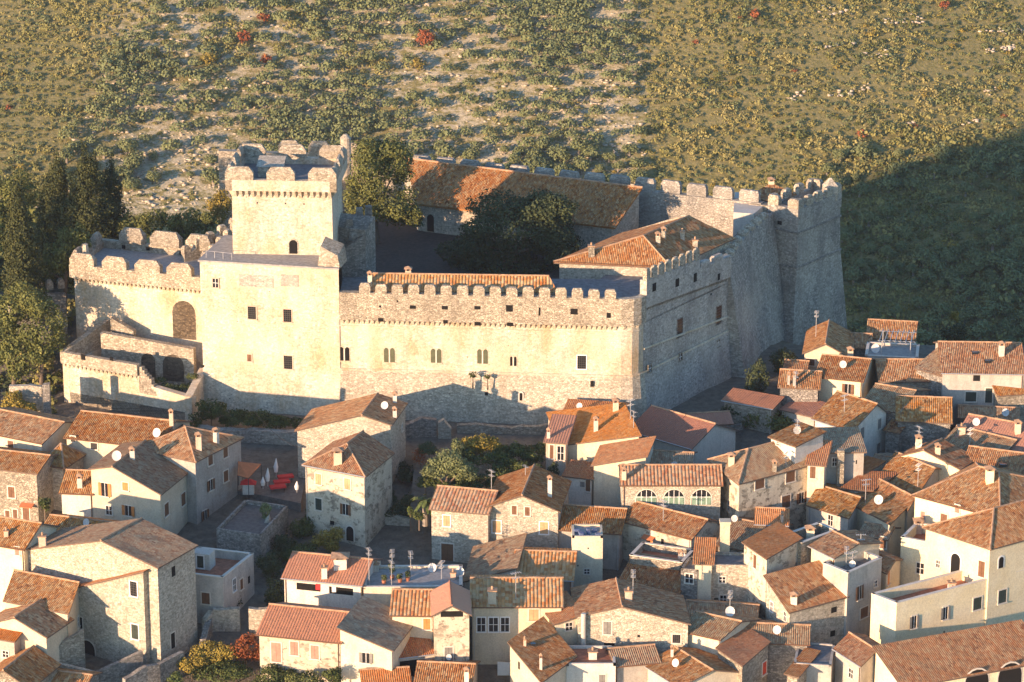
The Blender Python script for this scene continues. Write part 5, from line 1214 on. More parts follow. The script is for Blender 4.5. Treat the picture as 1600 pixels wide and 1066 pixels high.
# the yellow group at lower right
H('hG3', 'cream terrace wing with red floor and double windows at lower right', (1361.7, 928), (1401, 943), (1610, 888), 8.5, ('flat', dict(p=1.1, dbg=1)), 'p2', 't1',
  [('R', 1428, 972, 'oy', .7, 1.5), ('R', 1477, 958, 'oy', .7, 1.5), ('R', 1527, 943, 'sg', 1.2, 1.5), ('R', 1427, 1003, 'vo', .3, .6), ('R', 1475, 990, 'vo', .2, .6)], ch=[(1380, 931, .8, .9, 'p6', 't3', 1)], dsh=[(1473, 905, .6, -10)])
g3 = HOUSES['hG3']
H('hG1', 'tall bright yellow house under a large hipped roof at right', (1430, 773), (1562, 808), 14, 11, ('hx', dict(r=2.5, a=.38, dbg=1)), 'p2', 't1', [('F', 1496, 795, 'sp', .6, .9), ('F', 1475, 810, 'sb', .9, 1.1), ('F', 1442, 808, 'sp', .6, 1.4)], ch=[(1546, 752, .9, 1.4, 'p2')])
H('hG2', 'yellow house with hipped roof and arched porch at the right edge', (1447, 823.5), (1547, 856), (1690, 816), 8, ('hf', dict(r=2.3, a=.38)), 'p2', 't1',
  [('F', 1493, 884, 'ar', 1.3, 3.0, 'white'), ('F', 1466, 881, 'gl', .5, .8), ('F', 1534, 889, 'sb', .9, 1.9), ('R', 1564, 879, 'al', .7, 1.4, 'white'), ('R', 1566, 932, 'sg', 1.2, 1.6)], z=g3['z']+4.0, base=g3['zb'])
H('hG4', 'small terrace block with chimney left of the yellow houses', (1408, 840), (1451, 848), (1475, 824), 8.5, ('flat', dict(p=1.2)), 'p2', 't1', [('F', 1438, 888, 'gl', .9, 1.3)], ch=[(1434, 833, .9, 1.4, 'p6')])
H('hG5', 'large sunlit foreground roof above an arcade in the lower right corner', (1412, 1073), (1640, 1031), 6.3, 5, ('sh', dict(bl=2.0)), 'p2', 't1', [('F', 1526, 1063, 'ar', 3.0, 2.6), ('F', 1578, 1053, 'ar', 3.0, 2.6)], name='arcade_house')
H('hG6', 'low half shaded roof between the terrace wing and the grey blocks at bottom right', (1306, 1014), (1345, 1039), (1390, 1018), 6, ('gx', dict(r=1.0)), 'p3', 't1', [('F', 1362 if 0 else 1330, 1052, 'gl', .8, 1.0)])
# ------------------------------------------------ upper right
H('r1', 'small house with one lit plaster gable at the foot of the right tower', (1257, 551), (1326, 557), (1331, 521), 5, ('gy', dict(r=1.5, t=.47)), 'p1', 't1', [('F', 1266, 566, 'sb', 1.2, .9)], ant=[(1256, 556, 3.6)])
H('r2', 'shaded tiled house just behind the pergola terrace', (1356, 527), (1428, 531), 7, 4.5, ('gx', dict(r=1.4)), 'p5', 't1')
H('r2b', 'low roof squeezed between the lit gable and the pergola terrace', (1332, 543), (1359, 544), 6, 4.4, ('gx', dict(r=1.0)), 's2', 't1')
H('r3', 'flat roof terrace with a metal pergola frame and satellite dish', (1352, 556), (1434, 560), 6, 5, ('flat', dict(p=.3, floor='concrete')), 'p3', 't1', dsh=[(1368, 550, .75, -10)])
H('r4', 'folded shaded roof left of the big lit roof at upper right', (1432, 575), (1484, 590), 10, 6.4, ('gx', dict(r=1.7)), 's2', 't2')
H('r5', 'large house with wide lit tiled roof and dark green shutters at upper right', (1474, 582), (1600, 584), 12.5, 7.4, ('gx', dict(r=2.1)), 'p3', 't1', [('F', 1526, 591, 'vo', .9, .8), ('F', 1517, 620, 'sg', 1.4, 1.3), ('F', 1545, 618, 'dg', .9, 2.0)], ch=[(1564.5, 554, .7, 1.3, 'p5')])
H('r5b', 'low roof at the right edge in front of the large green shuttered house', (1560, 617), (1640, 612), 5.5, 5.0, ('gx', dict(r=1.1)), 's1', 't1')
H('r5c', 'grey vaulted outbuildings in shade below the large green shuttered house', (1500, 652), (1590, 656), 5, 3.6, ('gx', dict(r=.7)), 's2', 't2', dsh=[(1571, 650, .6, -10)])
H('r6', 'bright cream house with open brown shutters and lit roof at upper right', (1276, 588), (1347, 595), 9, 5.6, ('gx', dict(r=1.5)), 'p2', 't1', [('F', 1325, 608, 'ob', .8, 1.4)], ch=[(1360, 574, .7, .9, 'p1')], dsh=[(1343, 600, .6, -5), (1352, 592, .5, -5)])
H('r6b', 'low stone house in shade left of the bright cream house', (1219, 604), (1278, 607), 6.5, 5, ('gx', dict(r=1.2)), 's2', 't1', ch=[(1232, 600, .3, 1.2, 'p3'), (1241, 602, .35, 1.4, 'p3')], ant=[(1243, 606, 2.2)])
H('r7', 'plain shaded house directly behind the bright cream house', (1376, 595), (1455, 595), 9, 5, ('gx', dict(r=1.4)), 's1', 't1')
H('r8', 'stone house with a wide shaded brown roof in the middle of the right side', (1403, 657), (1485, 660), 9.5, 5.8, ('gx', dict(r=1.6)), 's2', 't1', ant=[(1433, 690, 2)] if 0 else ())
H('r8a', 'shaded lower roof attached left of the wide brown roof', (1347, 634), (1405, 644), 10, 6, ('gx', dict(r=1.4)), 's2', 't2')
H('r9', 'house with half lit mottled roof and whitish side wall', (1272, 654), (1330, 673), (1385, 644), 7, ('gx', dict(r=1.9, t=.68)), 'p5', 't1', [('R', 1347, 677, 'sy', .9, 1.5), ('R', 1373.7, 662.4, 'sy', .8, 1.4), ('R', 1372, 701, 'sy', .8, 1.4)], ant=[(1272, 660, 2.2)])
H('r10', 'big grey plaster house with broad shaded hip roof right of the loggia', (1110, 718), (1155, 754), (1276, 722), 9.2, ('hf', dict(r=2.0, a=.3)), 'p4', 't2',
  [('R', 1187, 755, 'sb', 1.4, 1.4), ('R', 1235, 744, 'sb', 1.4, 1.5), ('R', 1252, 778, 'ob', .8, 1.4), ('R', 1228, 784, 'sb', 1.3, 1.6), ('F', 1139, 790, 'gl', .6, 1.4)], ch=[(1150, 697, .7, 1.0, 'p1'), (1210, 735, .5, .9, 's1')], ant=[(1228, 726, 1.6)])
H('r11', 'raised attic with white gable and lit square roof on the big grey house', (1205, 683), (1243, 697), (1286, 684), 11, ('sh', dict(bl=.7)), 'p5', 't1', [('F', 1216, 693, 'gl', .5, .4)], dsh=[(1230, 694, .6, -10), (1238, 697, .6, -10)], ant=[(1206, 676, 1.8)], base=None)
H('r12', 'whitish house with flat grey tiled roof and tall free standing chimney stack', (1285, 707), (1350, 706), 6.5, 9, ('sh', dict(bl=.7)), 'p3', 't2', [('F', 1304, 722, 'gl', .5, 1.0), ('F', 1338, 722, 'vo', .15, .5)])
b = MB(); P = HOUSES['r12']['pt'](.42, -.12, 0); b.box(P, V((1, 0, 0)), V((0, 1, 0)), .9, .9, P.z-7, P.z+.6, 0, .85); b.build('tall_chimney', 's1', HOUSES['r12']['t'])
H('r12b', 'narrow lit balcony bay between the big grey house and the chimney stack', (1262, 725), (1288, 727), 5, 9, ('sh', dict(bl=1.2)), 'p1', 't3', [('F', 1270, 738, 'sb', .7, 1.5)])
H('r12c', 'small white house with orange shutter at the foot of the chimney stack', (1325, 733), (1350, 740), 4, 5.6, ('sh', dict(bl=.4)), 'p1', 't3', [('F', 1341, 745, 'so', .9, 1.3)])
H('r13', 'low curved outbuilding with faded red roof under the shaded castle wall', (1082, 664), (1142, 661), 4.5, 3.0, ('gx', dict(r=.7)), 's2', 't5')
H('r13b', 'long garden wall house with red tiled top behind the green tree', (1132, 625), (1206, 638), 3, 3.6, ('sh', dict(bl=.5)), 's1', 't5')
H('r13c', 'low vaulted store with red edge right of the green tree', (1222, 640), (1274, 652), 4, 3.2, ('sh', dict(bl=.5)), 'p3', 't5')
H('r14', 'tiny roof in shade at the very foot of the right tower', (1226, 581), (1258, 583), 5, 3.4, ('gx', dict(r=.8)), 's2', 't1')
H('r15', 'small house in shade between the cream house and the whitish side wall', (1384, 672), (1404, 676), 6, 4.6, ('gx', dict(r=.8)), 's2', 't1')
H('r16', 'shaded roof low in the alley right of the chimney stack', (1352, 735), (1388, 742), 7, 4.4, ('gx', dict(r=.9)), 's2', 't2')
# ================================================================ trees, shrubs and garden walls near the castle
def atY(a, b, Y): return AY(a, b, Y)
def plant(name, label, a, b, Y, rx, rz, mk, cat='shrub', lf=.3, n=6, dens=1., group=None):
    """crown centre at pixel (a,b) and depth Y; a short stem reaches down"""
    P = AY(a, b, Y); t = empty(name, (P.x, P.y, P.z-rz), label, cat, group)
    m = MB(); m.tube((P.x, P.y, P.z-rz-1.5), (P.x, P.y, P.z), .12, .05, 5); m.build('stem', 'bark', t)
    v, f_ = leaves(clumps(P.x, P.y, P.z, rx, rx*.85, rz, n), lf, dens); npmesh('foliage', v, f_, mk, parent=t); return t
def tree(name, label, blobs, Y, mk, base_px, trunk=.35, lf=.34, dens=1., nsub=7, k=.42, cat='tree'):
    """blobs: (px, py, rx_px, ry_px[, dY]) turned into crown masses at depth Y"""
    P = AY(*base_px, Y); t = empty(name, tuple(P), label, cat)
    out = []; sc = None
    for q in blobs:
        a, b_, ra, rb = q[:4]; dY = q[4] if len(q) > 4 else 0; C = AY(a, b_, Y+dY); sc = (C-CAM).length/FPX
        out += clumps(C.x, C.y, C.z, ra*sc, ra*sc*.9, rb*sc, nsub, k)
    m = MB(); top = AY(blobs[0][0], blobs[0][1], Y); m.tube(P-UP*1.5, P.lerp(top, .55), trunk, trunk*.7, 8)
    for q in blobs: m.tube(P.lerp(top, .4), AY(q[0], q[1], Y+(q[4] if len(q) > 4 else 0)), trunk*.45, trunk*.12, 5)
    m.build('trunk', 'bark', t); v, f_ = leaves(out, lf, dens); npmesh('crown', v, f_, mk, parent=t); return t
def cypress(label, a, btop, bbot, wpx, Y, mk='cyp', lf=.3):
    T0, B0 = AY(a, btop, Y), AY(a, bbot, Y); sc = (T0-CAM).length/FPX; h = T0.z-B0.z; r = wpx*sc/2
    t = empty('cypress_tree', tuple(B0), label, 'tree'); bl = []
    for i in range(9):
        q = i/8; rr = r*(1-q**2.2)*(.86+.14*sin(i*2.1))+.25; z = B0.z+h*(.06+.9*q)
        bl.append((B0.x+random.uniform(-.12, .12)*r, B0.y, z, rr, rr, h*.12+.3))
        for j in range(3):
            an = random.uniform(0, 6.3); bl.append((B0.x+cos(an)*rr*.6, B0.y+sin(an)*rr*.6, z+random.uniform(-.5, .5), rr*.5, rr*.5, h*.1))
    m = MB(); m.tube(B0-UP*1.5, B0+UP*h*.4, .3, .12, 6); m.build('trunk', 'bark', t)
    v, f_ = leaves(bl, lf, 1.0, shell=.7); npmesh('crown', v, f_, mk, parent=t)
cypress('broad tall cypress with only its tip catching the sun beside the left bastion', 143, 232, 430, 110, 36, 'cyp')
cypress('slim sunlit cypress at the far left of the wood', 38, 282, 470, 66, 17, 'cyp')
cypress('dark cypress standing in shade right of the broad tall cypress', 180, 252, 430, 66, 40, 'cyp')
cypress('dark cypress crowded between the slim one and the broad one', 95, 246, 430, 84, 38, 'cyp')
tree('holm_oak', 'shaded evergreen oak at the top left of the wood', [(30, 300, 45, 40), (5, 350, 40, 50)], 40, 'holm', (20, 430))
tree('holm_oak', 'bright green oak in front of the tall cypresses', [(105, 395, 34, 42), (70, 420, 26, 34), (125, 372, 18, 24)], 22, 'holm', (100, 470))
tree('holm_oak', 'bushy green oak at the left edge below the slim cypress', [(25, 480, 42, 38), (-5, 520, 40, 60)], 10, 'holm', (20, 620))
tree('holm_oak', 'leafy tree pressed against the left corner of the bastions', [(70, 520, 38, 46), (35, 560, 42, 42), (60, 480, 26, 26)], 8, 'holm', (60, 640))
for a, b_, ra, rb, s in ((205, 352, 24, 28, 'first round evergreen bush tree right of the wood'), (240, 352, 24, 28, 'second round evergreen bush tree between the wood and the tower'), (285, 350, 30, 30, 'largest round evergreen bush tree left of the tower'), (322, 352, 20, 24, 'evergreen bush tree nearest to the great tower')):
    tree('holm_oak', s, [(a, b_, ra, rb)], 36, 'holm', (a, b_+40), .25)
tree('shrub_tree', 'golden brown autumn tree just left of the great tower', [(347, 322, 22, 28)], 45, 'yel', (347, 370), .2, .28)
tree('holm_oak', 'tall half sunlit evergreen oak right of the great tower', [(575, 270, 42, 48), (620, 265, 30, 38, 2), (610, 320, 44, 38), (560, 310, 28, 34), (648, 340, 20, 22, -1), (590, 240, 50, 22, 2)], 47, 'holm', (590, 372), .5)
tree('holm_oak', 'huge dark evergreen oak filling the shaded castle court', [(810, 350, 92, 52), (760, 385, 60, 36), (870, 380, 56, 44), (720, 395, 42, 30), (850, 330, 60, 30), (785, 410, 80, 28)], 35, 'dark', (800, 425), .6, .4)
for a, b_, ra, rb, Y, s in ((330, 640, 28, 20, -2, 'leftmost dark shrub on the bank below the keep'), (362, 652, 26, 15, -3, 'second dark shrub on the bank below the keep'), (400, 656, 28, 13, -3.5, 'third dark shrub on the bank below the keep'), (438, 659, 26, 12, -4, 'fourth dark shrub on the bank below the keep'), (468, 661, 16, 10, -4, 'rightmost dark shrub on the bank below the keep'), (305, 668, 14, 22, -4, 'dark ivy shrub against the corner of the ruined bastion')):
    tree('hedge_shrub', s, [(a, b_, ra, rb)], Y, 'bush', (a, b_+15), .1, .25, cat='shrub')
for i, (X, Y, r_, zt_) in enumerate(((-90, 8, 5.5, 20), (-97, 9, 5.5, 18.5), (-104, 12, 6, 18))):
    P = V((X, Y, T(X, Y))); h_ = zt_-P.z; t = empty('tall_cypress', tuple(P), 'tall dark cypress of the wood %s the left edge of the view' % ('just beyond', 'a little beyond', 'well beyond')[i], 'tree')
    m = MB(); m.tube(P-UP, P+UP*h_*.4, .35, .15, 6); m.build('trunk', 'bark', t)
    v, f_ = leaves([(X, Y, P.z+h_*(.08+.1*k), r_*(1-(k/9)**2.5)+.4, r_*(1-(k/9)**2.5)+.4, h_*.1) for k in range(10)], .5, 1.0, shell=.7); npmesh('crown', v, f_, 'cyp', parent=t)
# shrub and ivy bits on the castle
plant('wall_plant', 'larger green tuft growing from the castle wall under the windows', 739, 585, -1.0, .75, .5, 'bush', 'plant', .18, 3)
plant('wall_plant', 'smaller green tuft growing from the castle wall under the windows', 762, 588, -1.0, .55, .35, 'bush', 'plant', .18, 3)
v, f_ = leaves([(AY(x, y, 3.5).x, 3.5+random.uniform(-1, 1), AY(x, y, 3.5).z, 1.0, .8, .35) for x, y in ((225, 590), (238, 594), (250, 597), (262, 600), (275, 603), (288, 603), (298, 606), (300, 590))], .22)
tag(npmesh('creeping_weeds', v, f_, 'bush'), 'weeds growing on the broken top of the ruined lower bastion', 'weeds', kind='stuff')
# ---- garden and retaining walls
def gwall(label, pts, h, th, m, name='garden_wall', Hs=None, z_down=None, rough=.25, Y=None):
    """pts: top-line pixels; Y depth per point; broken top"""
    t = None; P = [AY(a, b_, y) for a, b_, y in pts]; mid = P[len(P)//2]
    t = empty(name, (mid.x, mid.y, mid.z-h), label, 'wall'); m_ = MB()
    for A, B in zip(P[:-1], P[1:]):
        n_ = max(1, int((B-A).length/1.0)); hs = [random.uniform(-rough, rough*.4) for _ in range(n_+1)]
        for i in range(n_):
            a, b_ = A.lerp(B, i/n_), A.lerp(B, (i+1)/n_); wall_seg(m_, a, b_, min(A.z, B.z)-h, a.z+hs[i], b_.z+hs[i+1], th)
    m_.build('wall', m, t); return t
gwall('long rubble retaining wall in shade behind the café terrace', [(308, 668, -5), (380, 672, -6), (470, 676, -7)], 5.5, 1.2, 'cdark')
gwall('grey ruined garden wall in shade right of the tall stone house', [(628, 668, -5), (660, 655, -4.5), (682, 657, -4.5)], 7, .9, 's2')
gwall('sunlit ruined wall stub with rounded top in the garden', [(684, 660, -5), (694, 657, -5), (705, 668, -5)], 6, 1.0, 's3')
gwall('long sunlit back wall of the castle garden', [(714, 664, -3.5), (748, 663, -3.5), (800, 668, -3.8), (858, 664, -4), (880, 662, -4.5)], 5, .8, 's1')
gwall('sloping sunlit garden wall left of the cream gabled house', [(583, 800, -27), (620, 806, -27.5), (682, 822, -28)], 5.2, .6, 's3', rough=.1)
gwall('crumbling wall descending from the corner of the hip roofed house', [(570, 752, -19), (582, 775, -23), (590, 800, -26)], 7, .7, 's3')
gwall('low garden retaining wall behind the palm', [(618, 766, -17), (650, 766, -17), (684, 770, -18)], 2, .6, 's2')
gwall('low stone terrace edge among the garden shrubs', [(730, 728, -19), (760, 728, -19), (800, 736, -20)], 1.6, .6, 's3')
gwall('lit ruined wall with a gap beside the autumn vines', [(322, 968, -53), (333, 953, -52), (374, 951, -52)], 5, .7, 's3', rough=.2)
gwall('right part of the lit ruined wall next to the cream house', [(388, 952, -52), (418, 951, -52)], 5, .7, 's3', rough=.2)
gwall('ruined wall descending towards the viewer left of the autumn vines', [(322, 962, -52), (312, 1000, -57), (306, 1026, -60)], 5, .7, 's2')
gwall('whitish rubble wall at the bottom left with a broken sloping top', [(196, 1062, -67), (230, 1040, -65), (250, 1036, -64), (288, 1016, -61)], 5, .6, 's2')
gwall('parapet wall in front of the big arched doorway', [(86, 1036, -64), (150, 1052, -65)], 3, .5, 's3', rough=.03)
gwall('sloping parapet wall right of the big arched doorway', [(150, 1052, -65), (223, 1018, -62)], 5, .5, 's2', rough=.03)
gwall('stair parapet rising towards the arched doorway', [(91, 1010, -63.5), (131, 984, -62)], 5, .5, 's1', rough=.03)
gwall('broken white stone pillar at the edge of the green bank', [(408, 818, -33), (420, 812, -33), (428, 826, -33)], 5, 1.6, 's3', rough=.5)
gwall('low rubble walls in the shaded lane under the east curtain', [(1090, 690, -8), (1140, 668, -4), (1190, 652, 0)], 3, .7, 's2')
gwall('lit stub of wall beside the far left garden', [(14, 604, -2), (45, 602, -2), (65, 604, -2)], 3.5, .7, 's3', rough=.1)
gwall('narrow wall pier between the far left garden and the bastion', [(66, 601, -4), (77, 601, -4)], 8, .8, 's2', rough=.1)
b = MB(); q = [AZ(640, 800, -12.5), AZ(790, 800, -12.5), AZ(880, 742, -12.0), AZ(880, 690, -11.2), AZ(650, 700, -11.2)]; b.prism([(p.x, p.y) for p in q], -24, [p.z for p in q])
tag(b.build('garden_terrace', 'ground'), kind='structure')
# ---- garden plants
tree('olive_tree', 'silvery olive tree in the middle of the castle garden', [(700, 725, 30, 26), (675, 735, 20, 18), (722, 735, 24, 20)], -26, 'olive', (695, 782), .28, .24)
tree('shrub_tree', 'yellowing autumn tree against the garden back wall', [(752, 692, 30, 20), (735, 700, 20, 18), (775, 700, 16, 14)], -17, 'yel', (755, 722), .16, .26)
tree('shrub_tree', 'leafless brown shrub right of the ruined wall stub', [(657, 712, 16, 18)], -16, 'red', (657, 740), .1, .2, .35)
tree('orange_tree', 'orange tree with bright leaves near the garden back wall', [(810, 705, 20, 16), (830, 712, 22, 14)], -18, 'bush', (812, 735), .14, .24)
tree('shrub_tree', 'sunlit shrub by the narrow pinkish house', [(848, 700, 20, 12)], -16, 'bush', (845, 730), .12, .24)
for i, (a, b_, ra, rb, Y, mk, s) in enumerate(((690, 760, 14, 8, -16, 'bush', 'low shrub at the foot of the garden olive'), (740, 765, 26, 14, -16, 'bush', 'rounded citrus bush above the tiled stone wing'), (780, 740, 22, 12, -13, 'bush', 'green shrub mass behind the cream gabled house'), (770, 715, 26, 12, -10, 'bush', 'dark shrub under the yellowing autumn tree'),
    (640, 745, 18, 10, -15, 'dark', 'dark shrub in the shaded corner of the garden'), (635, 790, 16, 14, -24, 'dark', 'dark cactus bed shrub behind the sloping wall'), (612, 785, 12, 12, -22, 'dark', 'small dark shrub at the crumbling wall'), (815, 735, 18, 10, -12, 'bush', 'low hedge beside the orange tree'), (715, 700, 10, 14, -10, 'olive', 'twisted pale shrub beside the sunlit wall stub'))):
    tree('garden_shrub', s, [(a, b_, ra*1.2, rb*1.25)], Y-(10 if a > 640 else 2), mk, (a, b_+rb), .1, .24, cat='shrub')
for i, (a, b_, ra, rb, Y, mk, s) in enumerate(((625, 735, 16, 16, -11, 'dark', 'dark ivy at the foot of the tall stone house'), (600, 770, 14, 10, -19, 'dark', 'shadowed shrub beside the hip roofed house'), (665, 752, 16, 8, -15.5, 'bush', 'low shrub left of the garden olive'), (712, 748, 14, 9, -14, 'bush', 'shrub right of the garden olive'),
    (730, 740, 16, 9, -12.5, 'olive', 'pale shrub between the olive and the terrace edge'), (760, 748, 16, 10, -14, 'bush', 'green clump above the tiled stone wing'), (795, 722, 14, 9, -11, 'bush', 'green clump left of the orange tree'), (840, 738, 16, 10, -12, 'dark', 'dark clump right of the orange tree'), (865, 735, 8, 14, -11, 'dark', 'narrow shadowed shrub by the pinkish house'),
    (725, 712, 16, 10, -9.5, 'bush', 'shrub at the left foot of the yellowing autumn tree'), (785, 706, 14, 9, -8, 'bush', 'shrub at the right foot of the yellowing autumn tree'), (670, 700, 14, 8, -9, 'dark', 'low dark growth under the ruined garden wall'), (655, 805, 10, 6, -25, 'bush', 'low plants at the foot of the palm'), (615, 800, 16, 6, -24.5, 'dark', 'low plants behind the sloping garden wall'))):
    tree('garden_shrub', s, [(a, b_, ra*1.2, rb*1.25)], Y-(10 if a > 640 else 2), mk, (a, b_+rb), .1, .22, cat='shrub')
def palm(a, b_, Y):
    P = AY(a, b_, Y); t = empty('palm_tree', (P.x, P.y, P.z-2.6), 'short stout palm tree behind the sloping garden wall', 'palm'); m = MB(); m.tube(P-UP*3.2, P, .36, .28, 8); m.build('trunk', 'barkg', t); m = MB()
    for i in range(26):
        an = i*2.4; el = random.uniform(-.3, 1.1); L = random.uniform(1.5, 2.0); d = V((cos(an), sin(an), 0)); pr = P; side = V((-d.y, d.x, 0))
        for k in range(5):
            tt = (k+1)/5; Q = P+d*(L*tt*cos(el*.6))+UP*(L*tt*sin(el)-1.1*tt*tt); wdt = .26*sin(pi*(tt*.8+.1))
            m.face([pr-side*.2*(1 if k else .3), pr+side*.2*(1 if k else .3), Q+side*wdt-UP*.12, Q-side*wdt-UP*.12]); pr = Q
    m.build('fronds', 'palm', t)
palm(664, 783, -33)
plant('cactus', 'cactus clump behind the sloping garden wall', 641, 800, -33, .5, .9, 'palm', 'cactus', .2, 4)
# green bank left of the hip roofed house
for a, b_, ra, rb, Y, mk, s in ((468, 825, 26, 18, -30, 'bush', 'green shrub on the bank left of the hip roofed house'), (440, 850, 28, 20, -34, 'dark', 'dark ivy mass on the shaded bank'), (512, 842, 24, 22, -34, 'yel', 'bright yellow green citrus tree beside the white machine tiled house'), (465, 862, 30, 16, -36, 'bush', 'low greenery behind the white machine tiled house'), (425, 885, 24, 26, -40, 'dark', 'dark shrubs in the gap right of the flat roofed house'), (430, 925, 20, 30, -46, 'dark', 'deep shaded ivy below the flat roofed house'), (370, 940, 12, 14, -47, 'dark', 'shrub at the foot of the flat roofed house'), (452, 925, 6, 18, -47, 'bush', 'climbing plant on the corner of the white machine tiled house'), (492, 802, 20, 14, -27, 'bush', 'weedy shrub at the foot of the hip roofed house'), (415, 800, 10, 16, -31, 'olive', 'tuft of weeds on the ruined grey platform')):
    tree('garden_shrub', s, [(a, b_, ra, rb)], Y, mk, (a, b_+rb), .12, .24, cat='shrub')
for a, b_, ra, rb, Y, mk, s in ((335, 1020, 40, 20, -60, 'yel', 'golden vine thicket below the lit ruined wall'), (385, 1015, 34, 22, -59, 'red', 'russet vine mass next to the cream shuttered house'), (300, 1040, 26, 16, -62, 'yel', 'ochre vines beside the descending ruined wall'), (350, 1050, 50, 14, -64, 'bush', 'green tangle under the golden vines'), (430, 1058, 40, 16, -66, 'bush', 'dark green shrub below the three pinkish shutters'), (480, 1062, 30, 14, -68, 'holm', 'rounded shrub below the cream shuttered house'), (520, 1055, 18, 16, -68, 'bush', 'lit bush under the steep dark lichened roof'), (275, 1062, 14, 12, -66, 'palm', 'small bright green tree in the bottom left garden')):
    tree('garden_shrub', s, [(a, b_, ra, rb)], Y, mk, (a, b_+rb), .12, .24, cat='shrub')
tree('laurel_tree', 'dense green tree in shade of the castle with one lit branch', [(1205, 652, 36, 20), (1180, 658, 22, 14), (1228, 655, 18, 14)], -2, 'holm', (1205, 680), .25)
tree('laurel_tree', 'dark round bush between the big grey house and the whitish wall', [(1308, 678, 22, 14)], -8, 'dark', (1308, 695), .2)
tree('garden_shrub', 'green shrub at the left edge between cream and brown houses', [(70, 788, 12, 12)], -30, 'bush', (70, 800), .1, cat='shrub')
tree('shrub_tree', 'pale autumn shrub in the far left garden', [(20, 628, 24, 18), (45, 640, 18, 16)], -4, 'yel', (25, 660), .12)
for a, b_, ra, rb, Y, s in ((1180, 600, 22, 46, 8, 'ivy and scrub climbing the dark angle beside the right tower'), (1225, 565, 22, 26, 20, 'shadowy bushes at the foot of the right tower'), (1150, 640, 24, 14, 0, 'dark weeds along the foot of the east curtain')):
    tree('ivy_shrub', s, [(a, b_, ra, rb)], Y, 'dark', (a, b_+rb), .1, .3, cat='shrub')
tree('poplar_tree', 'small tree with bright yellow tip rising from the shaded valley', [(1492, 494, 9, 10)], 60, 'yel', (1492, 540), .15, .3)
tree('poplar_tree', 'dark tree just under the bright yellow tipped one in the valley', [(1492, 520, 22, 18)], 58, 'dark', (1492, 560), .2, .35)
# ---- potted plants on the roof terrace
for i, (a, b_, s) in enumerate(((613, 905, 'tall potted plant on the grey roof terrace'), (625, 910, 'leafy potted shrub right of the tall plant on the roof terrace'), (600, 912, 'low potted plant left of the tall plant on the roof terrace'), (637, 908, 'small potted plant beside the aerials on the roof terrace'))):
    P = HOUSES['hX4']['hit'](a, b_); t = empty('potted_plant', tuple(P), s, 'potted plant'); m = MB(); m.tube(P, P+UP*.45, .2, .28, 8); m.build('pot', 'cotto', t)
    v, f_ = leaves(clumps(P.x, P.y, P.z+(1.3 if i == 0 else .8), .5, .5, .9 if i == 0 else .45, 3), .2); npmesh('foliage', v, f_, 'bush', parent=t)
# ---- café terrace
def parasol(a, b0, b1, Y, lb):
    B = AY(a, b1, Y); T_ = AY(a, b0, Y); t = empty('closed_parasol', tuple(B), lb, 'parasol', 'closed white parasols on the café terrace'); m = MB(); m.tube(B, T_, .04); m.build('pole', 'metal', t)
    m = MB(); h = T_.z-B.z; m.tube(B+UP*h*.28, B+UP*h*.55, .22, .30, 8); m.tube(B+UP*h*.55, T_, .30, .03, 8); m.build('canopy', 'cloth_w', t)
for a, b0, b1, Y, lb in ((431.5, 716, 746, -17, 'tallest closed white parasol beside the red tables'), (418.5, 731, 760, -20, 'middle closed white parasol on the café terrace'), (411, 745, 764, -21, 'shorter closed white parasol left of the middle one'), (464, 752, 770, -22, 'closed white parasol at the right edge of the café terrace')):
    parasol(a, b0, b1, Y, lb)
for a, b_, Y, lb in ((446, 743, -17, 'red covered table farthest back on the café terrace'), (440, 751, -18.5, 'red covered table in the middle of the row'), (434, 759, -20, 'red covered table nearest on the café terrace')):
    P = AY(a, b_, Y); t = empty('café_table'.replace('é', 'e'), (P.x, P.y, P.z-.75), lb, 'table', 'red covered tables in a row on the café terrace'); m = MB(); m.box(P, V((1, .3, 0)), V((-.3, 1, 0)), 2.0, 1.0, P.z-.25, P.z); m.build('tablecloth', 'cloth_r', t)
    m = MB()
    for sx_ in (-.8, .8):
        for sy in (-.4, .4): m.tube(P+V((sx_, sy, -.8)), P+V((sx_, sy, -.2)), .04)
    m.build('legs', 'iron', t)
b = MB(); q = [AZ(371, 742, -10.2), AZ(388, 747, -10.2), AZ(408, 725, -9.7), AZ(372, 721, -9.3)]
b.hexa([p-UP*.08 for p in q], q); aw = empty('terrace_awning', tuple((q[0]+q[2])/2-UP*3), 'big faded orange awning over the café terrace', 'awning'); b.build('canopy', 'cloth_o', aw); b = MB()
for p, p_ in zip(q, q[1:]+q[:1]): b.tube(p-UP*3.2, p-UP*.05, .05); b.tube(p-UP*.12, p_-UP*.12, .04)
b.build('frame', 'iron', aw)
b = MB(); q = [AZ(372, 770, -13.6), AZ(470, 790, -13.6), AZ(478, 735, -12.6), AZ(372, 720, -12.6)]; b.prism([(p.x, p.y) for p in q], -20, -13.3); tag(b.build('cafe_terrace_floor', 'path'), kind='structure')
P = AY(388, 755, -21); b = MB(); b.box(P, V((1, 0, 0)), V((0, 1, 0)), 1.4, .9, P.z-1.4, P.z); pr = empty('cafe_stand', (P.x, P.y, P.z-1.4), 'small stand under a red canopy on the café terrace', 'stand'); b.build('counter', 'p5', pr); b = MB(); b.box(P, V((1, 0, 0)), V((0, 1, 0)), 2.0, 1.4, P.z, P.z+.5, 0, .3); b.build('canopy', 'cloth_r', pr)
